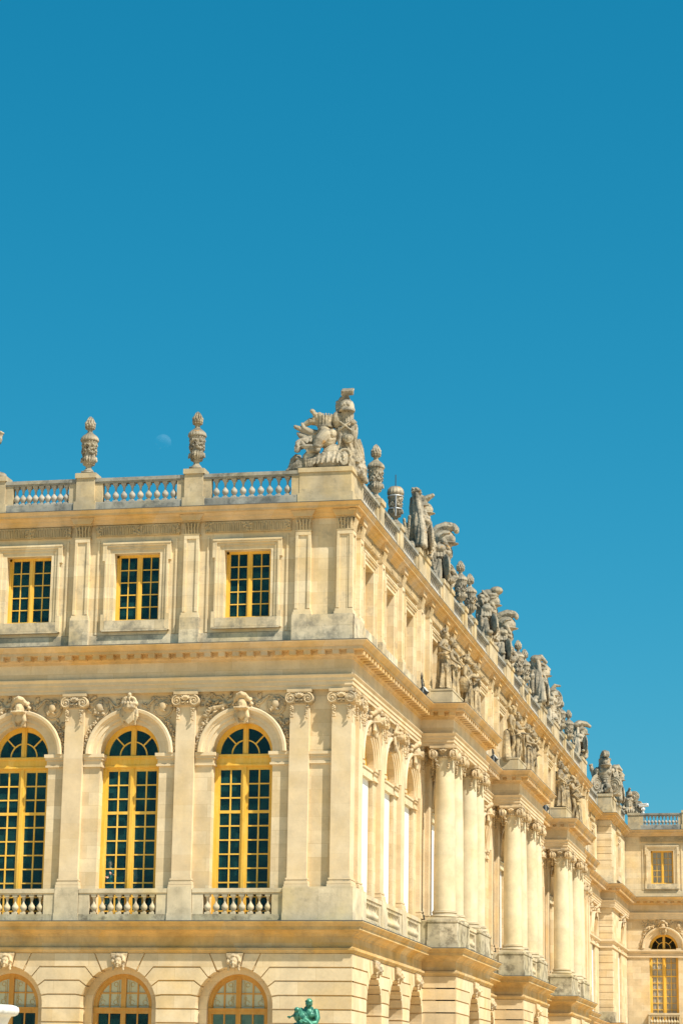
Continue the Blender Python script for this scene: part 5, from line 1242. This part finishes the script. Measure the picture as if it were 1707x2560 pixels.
# ---- the large trophy on the near corner (origin: front right corner of its pedestal)
def corner_trophy():
    t = thing('trophy', 'large stone trophy on the near corner, tall helmet stack beside animal heads and banners', 'trophy', T(-.27, .32, 24.32) @ Matrix.Scale(1.07, 4, (0, 0, 1)) @ Matrix.Scale(1.07, 4, (1, 0, 0)), 'carved trophies of arms along the roof parapet')
    rnd = random.Random(9)
    def part(nm, b, vx=.018, amp=.007, seed=1): return link(nm, sculpt(b, nm, 'roofstone', vx, 0, amp, 12, seed), t)
    h = MB(); c = V((-.24, .45, 2.42))            # tall helmet
    h.lathe([(.30, -.20), (.31, -.12), (.285, -.06), (.275, .06), (.22, .20), (.10, .28)], c, 20); h.ell(c+V((0, -.05, -.19)), (.32, .34, .04), None, 16, 6)
    h.tube([c+V((0, .1, .2)), c+V((-.06, 0, .40)), c+V((-.12, -.08, .52))], [.14, .13, .10], 8)
    for k in range(6): h.tube([c+V((-.16+.075*k, -.10, .46)), c+V((-.15+.075*k, -.16, .56)), c+V((-.14+.075*k, -.06, .66))], [.055, .06, .05], 6)
    h.tube([c+V((-.22, .1, .34)), c+V((-.34, .12, .10)), c+V((-.32, .12, -.2)), c+V((-.28, .1, -.46))], [.10, .13, .12, .07], 8)
    for k in range(6): h.ell(c+V((-.38+.02*(k % 2), .08, .22-.12*k)), (.07, .09, .07), None, 6, 5)
    for k in range(5): h.ell(c+V((-.12+.06*k, -.26, .02+.05*(k % 2))), (.05, .04, .06), None, 6, 5)
    part('helmet', h)
    s_ = MB(); s_.lathe([(.24, 1.0), (.27, 1.4), (.23, 1.75), (.21, 2.2)], (-.24, .5, 0), 16)
    for k in range(9): a = PI+PI*k/8; s_.tube([(-.24+.23*math.cos(a), .5+.23*math.sin(a), 2.2), (-.24+.22*math.cos(a), .5+.22*math.sin(a), 1.82)], .032, 5)
    for g in (-1, 1): s_.tube([(-.24+g*.2, .22, 1.80), (-.24, .16, 1.64), (-.24-g*.2, .22, 1.48)], .04, 6)
    s_.tube([(-.24, .3, 1.2), (-.06, .05, 1.10)], [.17, .17], 10); s_.lathe([(.10, 0), (.17, 0), (.17, .05), (.1, .05)], (0, 0, 0), 14, None, Matrix.Translation((-.05, -.02, 1.08)) @ Matrix.Rotation(PI/2, 4, 'X'))
    s_.ell((.02, .5, 1.5), (.16, .3, .4)); leaves(s_, (.06, .35, 1.75), (.12, .25, .35), 14, rnd, (.05, .09))
    s_.ell((-.58, .5, 1.92), (.26, .34, .36)); part('standard', s_)
    d = MB()
    drape(d, [(-.62, .30, 1.58), (.02, .3, 1.55)], [(-.35, .12, .02), (.22, .9, .02)], 9, .085, .06, rnd); drape(d, [(-.1, .5, 1.3), (.1, .9, 1.25)], [(.10, .6, .0), (.28, 1.9, -.1)], 8, .10, .06, rnd)
    d.tube([(.02, 1.0, .2), (.05, 1.6, .3), (.05, 2.0, .1)], [.35, .3, .2], 8); leaves(d, (.16, .9, .35), (.12, .5, .3), 18, rnd, (.06, .1)); part('drapery', d)
    f = MB(); face(f, (-.22, .06, .42), .95, True); f.ell((-.22, .2, .45), (.22, .2, .30))
    for k in range(12): a = PI*k/11; f.ell((-.22+.2*math.cos(a), .04, .50+.2*math.sin(a)), .06, None, 6, 5)
    part('bearded_mask', f, .022, .006)
    q = MB()                                        # crenellated crown over a beast head
    q.lathe([(.30, 1.62), (.31, 1.68), (.26, 1.70), (.25, 1.9), (.24, 2.06), (.1, 2.07)], (-1.02, .40, 0), 18)
    for k in range(14): a = 2*PI*k/14; q.tube([(-1.02+.25*math.cos(a), .40+.25*math.sin(a), 1.7), (-1.02+.24*math.cos(a), .40+.24*math.sin(a), 2.12)], .036, 5)
    for (x, z, r, e) in ((-1.30, 2.02, .1, 0), (-1.42, 2.18, .10, 0), (-1.24, 2.16, .09, 0), (-1.52, 2.30, .09, 0), (-1.36, 2.02, .07, 0), (-1.48, 2.02, .06, 0)): q.ell((x, .4, z), (r*1.3, r, r), Matrix.Rotation(.7, 3, 'Y'))
    part('crown', q)
    b = MB()
    b.ell((-.92, .34, 1.20), (.36, .36, .40)); b.ell((-1.06, .28, 1.50), (.24, .26, .22)); b.tube([(-.98, .12, 1.28), (-1.14, -.02, 1.02), (-1.22, -.06, .84)], [.26, .23, .17], 12)
    b.ell((-1.22, -.14, .82), (.15, .10, .10)); b.lathe([(.07, 0), (.08, .03), (.05, .05)], (0, 0, 0), 12, None, Matrix.Translation((-.96, .08, 1.46)) @ Matrix.Rotation(PI/2, 4, 'X')); b.ell((-.96, .02, 1.46), .045)
    for k in range(4): b.tube([(-1.36, -.02, 1.18-.045*k), (-1.2, -.18, 1.16-.05*k), (-1.02, -.10, 1.14-.05*k)], .022, 5)
    b.tube([(-1.36, -.04, .82), (-1.7, .05, .88), (-1.86, .1, .90)], [.10, .09, .05], 8); b.tube([(-1.2, -.10, .68), (-1.5, .02, .74), (-1.76, .1, .86)], [.11, .10, .05], 8)
    b.ell((-.72, .2, 1.34), (.16, .2, .2)); part('beast_head', b)
    k_ = MB()                                       # banners and dragon trumpets to the left
    for (pts, r) in (([(-1.1, .5, 1.35), (-1.5, .5, 1.45), (-1.9, .5, 1.62), (-2.18, .5, 1.76)], [.16, .14, .11, .08]), ([(-1.2, .5, 1.45), (-1.6, .45, 1.52), (-1.85, .45, 1.68), (-1.92, .45, 1.86)], [.12, .13, .10, .05]), ([(-1.2, .5, 1.28), (-1.6, .5, 1.3), (-2.0, .5, 1.42), (-2.08, .5, 1.5)], [.14, .14, .11, .06]), ([(-1.15, .5, 1.7), (-1.35, .5, 1.92), (-1.62, .5, 1.94), (-1.80, .5, 1.84)], [.14, .16, .14, .10])):
        k_.tube([V(p)+V((0, 0, 0)) for p in pts], r, 9)
    k_.tube([(-1.3, .5, 1.2), (-1.55, .45, 1.12), (-1.8, .35, 1.2), (-2.02, .3, 1.08)], [.14, .12, .13, .12], 9); leaves(k_, (-1.72, .33, 1.12), (.22, .1, .14), 22, rnd, (.04, .07)); part('banners', k_)
    g = MB(); face(g, (-2.0, .22, .95), .8, True); g.ell((-1.92, .32, 1.02), (.18, .16, .2)); leaves(g, (-1.86, .22, 1.05), (.14, .1, .14), 16, rnd, (.04, .06)); part('mane_head', g, .022, .006)
    w_ = MB()
    w_.tube([(-2.34, .4, .06), (-2.24, .35, .24), (-2.2, .35, .45), (-2.08, .35, .60), (-1.95, .35, .58), (-1.92, .35, .48)], [.12, .13, .12, .09, .06, .04], 9); w_.tube([(-2.05, .2, .5), (-1.8, .2, .34), (-1.6, .2, .42), (-1.5, .2, .6)], [.07, .12, .1, .05], 8)
    for k in range(6): w_.tube([(-2.25+.10*k, .15, .05), (-2.1+.1*k, .12, .22), (-1.9+.08*k, .15, .42-.02*k)], [.07, .075, .04], 6)
    w_.tube([(-2.4, .3, .04), (-1.9, .15, .08), (-1.5, .1, .08)], [.08, .12, .1], 8); part('wave_scroll', w_)
    v = MB()
    v.tube([(-1.58, .25, .1), (-1.55, .25, .5), (-1.35, .25, .8)], [.3, .28, .2], 10); v.ell((-1.56, .02, .72), .07); v.lathe([(.09, 0), (.1, .03), (.06, .05)], (0, 0, 0), 12, None, Matrix.Translation((-1.56, .0, .70)) @ Matrix.Rotation(PI/2, 4, 'X'))
    v.ell((-.86, .15, .30), (.5, .3, .36)); v.ell((-.72, .3, .6), (.4, .3, .4))
    for r_ in range(3):
        for k in range(8): a = PI*(1.02+.12*k); rr = .50-.02*r_; v.tube([(-.82+rr*math.cos(a)*1.1, -.02-.05*r_+.1*abs(math.cos(a)), .55-.11*r_), (-.82+(rr+.02)*math.cos(a)*1.15, -.08-.06*r_+.1*abs(math.cos(a)), .38-.11*r_)], [.075, .035], 6)
    for k in range(4): v.tube([(-1.25-.08*k, .0, .5-.05*k), (-1.35-.1*k, -.1, .3), (-1.40-.07*k, -.12, .05)], [.05, .065, .02], 6)
    part('scaled_drapery', v)
    return t
corner_trophy()

# ---- security camera, floodlights
t = thing('security_camera', 'white tube security camera standing on the far wing parapet', 'camera', T(1.40, WY1+.35, 24.24))
m = MB(); m.tube([(0, 0, 0), (0, 0, .32)], .09, 10); m.ell((0, 0, .38), (.17, .15, .14)); m.box(-.16, .16, -.12, .12, .28, .42); link('mount', m.mesh('mount', 'white metal', True, True, .6), t)
RC = Matrix.Translation((0, 0, .66)) @ Matrix.Rotation(-.10, 4, 'Y')
m = MB(); m.lathe([(.135, -.36), (.14, -.34), (.14, .42), (.10, .44)], seg=18, mat=RC @ Matrix.Rotation(PI/2, 4, 'Y')); m.box(-.40, .34, -.16, .16, .10, .155, RC); hs = link('housing', m.mesh('housing', 'white metal', True, True, .5), t)
m = MB(); m.lathe([(.125, -.40), (.125, -.355)], seg=18, mat=RC @ Matrix.Rotation(PI/2, 4, 'Y')); link('lens', m.mesh('lens', 'black'), t)
def floodlight(M, label, tall=False):
    t = thing('floodlight', label, 'floodlight', M @ Matrix.Scale(.8, 4), 'floodlights on the ledge of the main cornice')
    m = MB(); m.box(-.17, .17, -.02, .02, .0, .04); m.box(-.20, -.16, -.03, .03, .0, .45); m.box(.16, .20, -.03, .03, .0, .45); link('bracket', m.mesh('bracket', 'grey metal'), t)
    X = T(0, 0, .36) @ Matrix.Rotation(-.7, 4, 'X')
    m = MB(); m.box(-.155, .155, -.10, .16, -.20, .20, X)
    for k in range(5): m.box(-.13+.06*k, -.11+.06*k, .16, .22, -.17, .17, X)
    link('housing', m.mesh('housing', 'black'), t); link('lens', MB().box(-.13, .13, -.112, -.10, -.17, .17, X).mesh('lens', 'glow glass'), t)
    if tall: link('sensor_arm', MB().tube([(.0, .1, .3), (-.10, .12, .8), (-.12, .12, 1.05)], [.035, .045, .05], 8).tube([(-.12, .12, 1.0), (-.13, .12, 1.32)], [.06, .02], 8).mesh('sensor_arm', 'black', True), t)
    return t
floodlight(FR @ T(12.9, -.50, 17.36) @ RZ(-.3), 'dark floodlight with an upright arm on the ledge before the nearest portico statues', True)
floodlight(FR @ T(33.3, -.55, 17.36) @ RZ(-.2), 'dark floodlight on the ledge just before the middle portico statues', True)
floodlight(FR @ T(54.3, -.55, 17.36) @ Matrix.Scale(1.2, 4), 'dark floodlight with round base on the ledge before the farthest portico statues')
floodlight(FR @ T(18.55, -1.72, 17.36) @ Matrix.Scale(.8, 4) @ RZ(.5), 'small grey floodlight on the ledge below the second statue of the nearest portico')
floodlight(FR @ T(39.8, -1.72, 17.36) @ Matrix.Scale(.8, 4) @ RZ(.5), 'small grey floodlight on the ledge below the second statue of the middle portico')

# ---- people behind the window
def person(M, label, shirt, seed, gesture):
    t = thing('person', label, 'person', M)
    b = MB(); P = lambda x, y, z: V((x, y, z))
    b.tube([P(0, 0, .92), P(0, 0, 1.15), P(0, 0, 1.38)], [.13, .12, .14], 10); b.tube([P(0, 0, 1.40), P(0, 0, 1.52)], [.055, .052], 8); face(b, (0, -.015, 1.62), .62)
    for g, (el, ha) in zip((-1, 1), gesture):
        sh = P(g*.19, 0, 1.40); e, w_ = P(*el), P(*ha); b.tube([sh, e, e.lerp(w_, .4), w_], [.05, .042, .042, .028], 8); hand(b, w_, w_-e, (0, -1, .2), .95)
    for g in (-1, 1): b.tube([P(g*.09, 0, .92), P(g*.10, -.02, .50), P(g*.10, 0, .08)], [.09, .065, .045], 8); b.tube([P(g*.1, .03, .05), P(g*.1, -.16, .04)], [.045, .035], 7)
    link('body', sculpt(b, 'body', 'skin', .016, 1, 0, 1, seed), t)
    c = MB(); c.tube([P(0, 0, .88), P(0, 0, 1.1), P(0, 0, 1.33), P(0, 0, 1.45)], [.165, .155, .165, .10], 12); c.ell(P(0, 0, 1.36), (.23, .13, .12))
    for g, (el, ha) in zip((-1, 1), gesture): c.tube([P(g*.19, 0, 1.40), P(g*.19, 0, 1.40).lerp(P(*el), .75)], [.078, .068], 8)
    link('shirt', sculpt(c, 'shirt', shirt, .02, 1, .005, 8, seed), t)
    c = MB(); c.tube([P(-.06, 0, .90), P(.06, 0, .90)], [.13, .13], 10)
    for g in (-1, 1): c.tube([P(g*.09, 0, .88), P(g*.10, -.02, .50), P(g*.10, .01, .10)], [.115, .088, .07], 8)
    link('trousers', sculpt(c, 'trousers', 'dark cloth', .02, 1, .005, 8, seed), t)
    c = MB(); c.ell(P(0, .025, 1.665), (.105, .115, .105)); link('hair', c.mesh('hair', 'hair', True), t)
    return t
person(T(-9.62, 1.02, 7.44) @ RZ(.25), 'person in a teal shirt at the middle tall window, forearms raised before them', 'teal cloth', 3, [((-.24, -.12, 1.15), (-.10, -.30, 1.08)), ((.24, -.10, 1.14), (.08, -.30, 1.22))])
person(T(-9.0, 1.75, 7.44), 'dim person in a pale shirt standing back from the glass of the middle window', 'pale cloth', 4, [((-.24, .02, 1.12), (-.22, -.12, .90)), ((.24, .02, 1.12), (.22, -.12, .90))])
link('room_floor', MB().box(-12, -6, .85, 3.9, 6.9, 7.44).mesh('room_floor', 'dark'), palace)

# ---- things in front of the palace
def bronze_child():
    t = thing('bronze_statue', 'green bronze figure with bent head and a small winged child, in front of the corner', 'statue', T(5.33, -30, 0))
    z0 = 2.49; b = MB(); P = lambda x, y, z: V((x, y, z0+z))
    hb = MB(); face(hb, (0, 0, 0), .52); rnd = random.Random(6)
    for k in range(34):
        a = rnd.uniform(0, 2*PI); e = rnd.uniform(.1, 1.5); hb.ell((.088*math.cos(a)*math.cos(e), .012+.095*math.sin(a)*math.cos(e) if math.sin(a) > -.3 or e > .7 else .03, .025+.098*math.sin(e)), .022, None, 6, 5)
    hb.ell((0, .02, .03), (.085, .09, .085)); b.add(hb.v, hb.f, Matrix.Translation(P(.0, -.04, -.01)) @ Matrix.Rotation(.45, 4, 'X') @ Matrix.Rotation(.12, 4, 'Y'))
    b.tube([P(-.005, .02, -.08), P(-.01, .04, -.17)], [.065, .08], 8)
    b.tube([P(-.02, .04, -.16), P(-.02, .03, -.32), P(-.03, .03, -.50), P(-.02, .03, -.66)], [.14, .165, .145, .17], 12); b.ell(P(-.01, .03, -.215), (.205, .115, .105))
    b.ell(P(.06, -.07, -.27), (.09, .075, .09)); b.ell(P(-.09, -.07, -.27), (.085, .07, .085))
    for pts, r in (([P(.165, .02, -.19), P(.215, -.04, -.34), P(.19, -.10, -.46), P(.06, -.21, -.47), P(.0, -.25, -.45)], [.085, .075, .066, .056, .038]), ([P(-.18, .01, -.20), P(-.15, -.14, -.31), P(-.07, -.19, -.37), P(.08, -.23, -.47), P(.14, -.24, -.53)], [.085, .075, .066, .055, .036])): b.tube(pts, r, 9)
    hand(b, P(.0, -.25, -.45), (-1, -.2, .2), (0, -1, .2), 1.0); hand(b, P(.14, -.24, -.53), (1, -.1, -.6), (0, -1, .2), 1.0)
    for pts, r in (([P(-.08, 0, -.66), P(-.12, -.30, -.60), P(-.10, -.42, -.82), P(-.1, -.44, -1.02)], [.14, .115, .08, .055]), ([P(.08, 0, -.66), P(.16, -.26, -.64), P(.2, -.42, -.84), P(.2, -.46, -1.02)], [.14, .115, .08, .055])): b.tube(pts, r, 9)
    for x in (-.1, .2): b.tube([P(x, -.44, -1.03), P(x, -.56, -1.06)], [.04, .03], 7)
    link('figure', sculpt(b, 'figure', 'bronze', .012, 1, .002, 12, 1), t)
    c = MB(); c.ell(P(-.27, .0, -.28), (.12, .11, .15)); c.ell(P(-.29, -.04, -.15), .075); c.ell(P(-.22, .05, -.2), (.1, .08, .12)); c.tube([P(-.32, 0, -.26), P(-.39, -.02, -.28), P(-.45, -.02, -.31)], [.035, .03, .018], 7); hand(c, P(-.44, -.02, -.305), (-1, 0, -.1), (0, -1, 0), .6)
    c.tube([P(-.25, .02, -.33), P(-.20, -.02, -.46), P(-.12, -.10, -.5)], [.07, .06, .045], 8)
    for k in range(6): c.tube([P(-.22+.02*k, .06, -.14), P(-.25+.025*k, .09, -.25), P(-.26+.03*k, .08, -.36)], [.022, .028, .012], 6)
    c.tube([P(-.28, .02, -.36), P(-.24, -.06, -.52), P(-.26, -.04, -.62)], [.055, .045, .035], 8)
    link('winged_child', sculpt(c, 'winged_child', 'bronze', .012, 1, .002, 12, 2), t)
    d = MB(); d.ell(P(-.34, .05, -.66), (.14, .2, .22)); d.ell(P(0, .05, -.86), (.42, .28, .22)); d.ell(P(0, -.1, -1.02), (.5, .5, .10)); link('rock', sculpt(d, 'rock', 'bronze', .03, 1, .02, 5, 3), t)
    d = MB(); d.box(-.65, .65, -.75, .55, -1.65, -1.4); d.box(-.55, .55, -.65, .45, -1.4, z0-1.22); d.box(-.62, .62, -.72, .52, z0-1.22, z0-1.08); link('plinth', d.mesh('plinth', 'marble'), t)
bronze_child()
t = thing('marble_urn', 'white marble urn with a fluted rim at the bottom left corner of the photo', 'urn', T(.93, -40, 0))
m = MB(); zt = 2.0
m.lathe([(.06, -1.05), (.13, -1.0), (.10, -.86), (.085, -.72), (.15, -.62), (.25, -.46), (.32, -.28), (.36, -.22), (.38, -.21)], (0, 0, zt), 40); link('bowl', m.mesh('bowl', 'marble', True), t)
m = MB(); m.lathe([(.30, -.225), (.42, -.22), (.475, -.19), (.50, -.12), (.485, -.05), (.43, -.015), (.36, 0), (.30, -.01), (.27, -.06)], (0, 0, zt), 144, lambda a, j, r, z: 1+(.022*math.cos(24*a) if 1 <= j <= 4 else 0)); link('fluted_rim', m.mesh('fluted_rim', 'marble', True), t)
m = MB(); m.box(-.3, .3, -.3, .3, -1.65, -1.4); m.box(-.25, .25, -.25, .25, -1.4, .78); m.box(-.29, .29, -.29, .29, .78, .96); link('pedestal', m.mesh('pedestal', 'marble'), t)

# ---- daytime moon
def mk_moon():
    m, n, l, b = newmat('moon'); n.remove(b); out = n['Material Output']
    g = n.new('ShaderNodeNewGeometry'); tc = n.new('ShaderNodeTexCoord')
    df = n.new('ShaderNodeBsdfDiffuse'); col = mixc(n, l, ramp(n, l, noise_n(n, l, tc.outputs['Object'], .05, 4), .4, .65), (.016, .018, .020), (.030, .033, .036)); l.new(col, df.inputs[0])
    tr = n.new('ShaderNodeBsdfTransparent'); ad = n.new('ShaderNodeAddShader'); l.new(df.outputs[0], ad.inputs[0]); l.new(tr.outputs[0], ad.inputs[1])
    mx = n.new('ShaderNodeMixShader'); l.new(g.outputs['Backfacing'], mx.inputs[0]); l.new(ad.outputs[0], mx.inputs[1]); l.new(tr.outputs[0], mx.inputs[2]); l.new(mx.outputs[0], out.inputs[0]); return m
M_['moon'] = mk_moon()
px, py = 408.0, 1106.0
dv = _r2*((px-853.5)/FPX)-_u2*((py-1280)/FPX)+_f
mo = MB().ell((0, 0, 0), 31.0, None, 32, 20).mesh('moon', 'moon', True)
tag(link('moon', mo, None, Matrix.Translation(CAM+dv*9000)), 'pale daytime moon in the blue sky above the left parapet', 'moon')
bpy.data.scenes.remove(WORK)
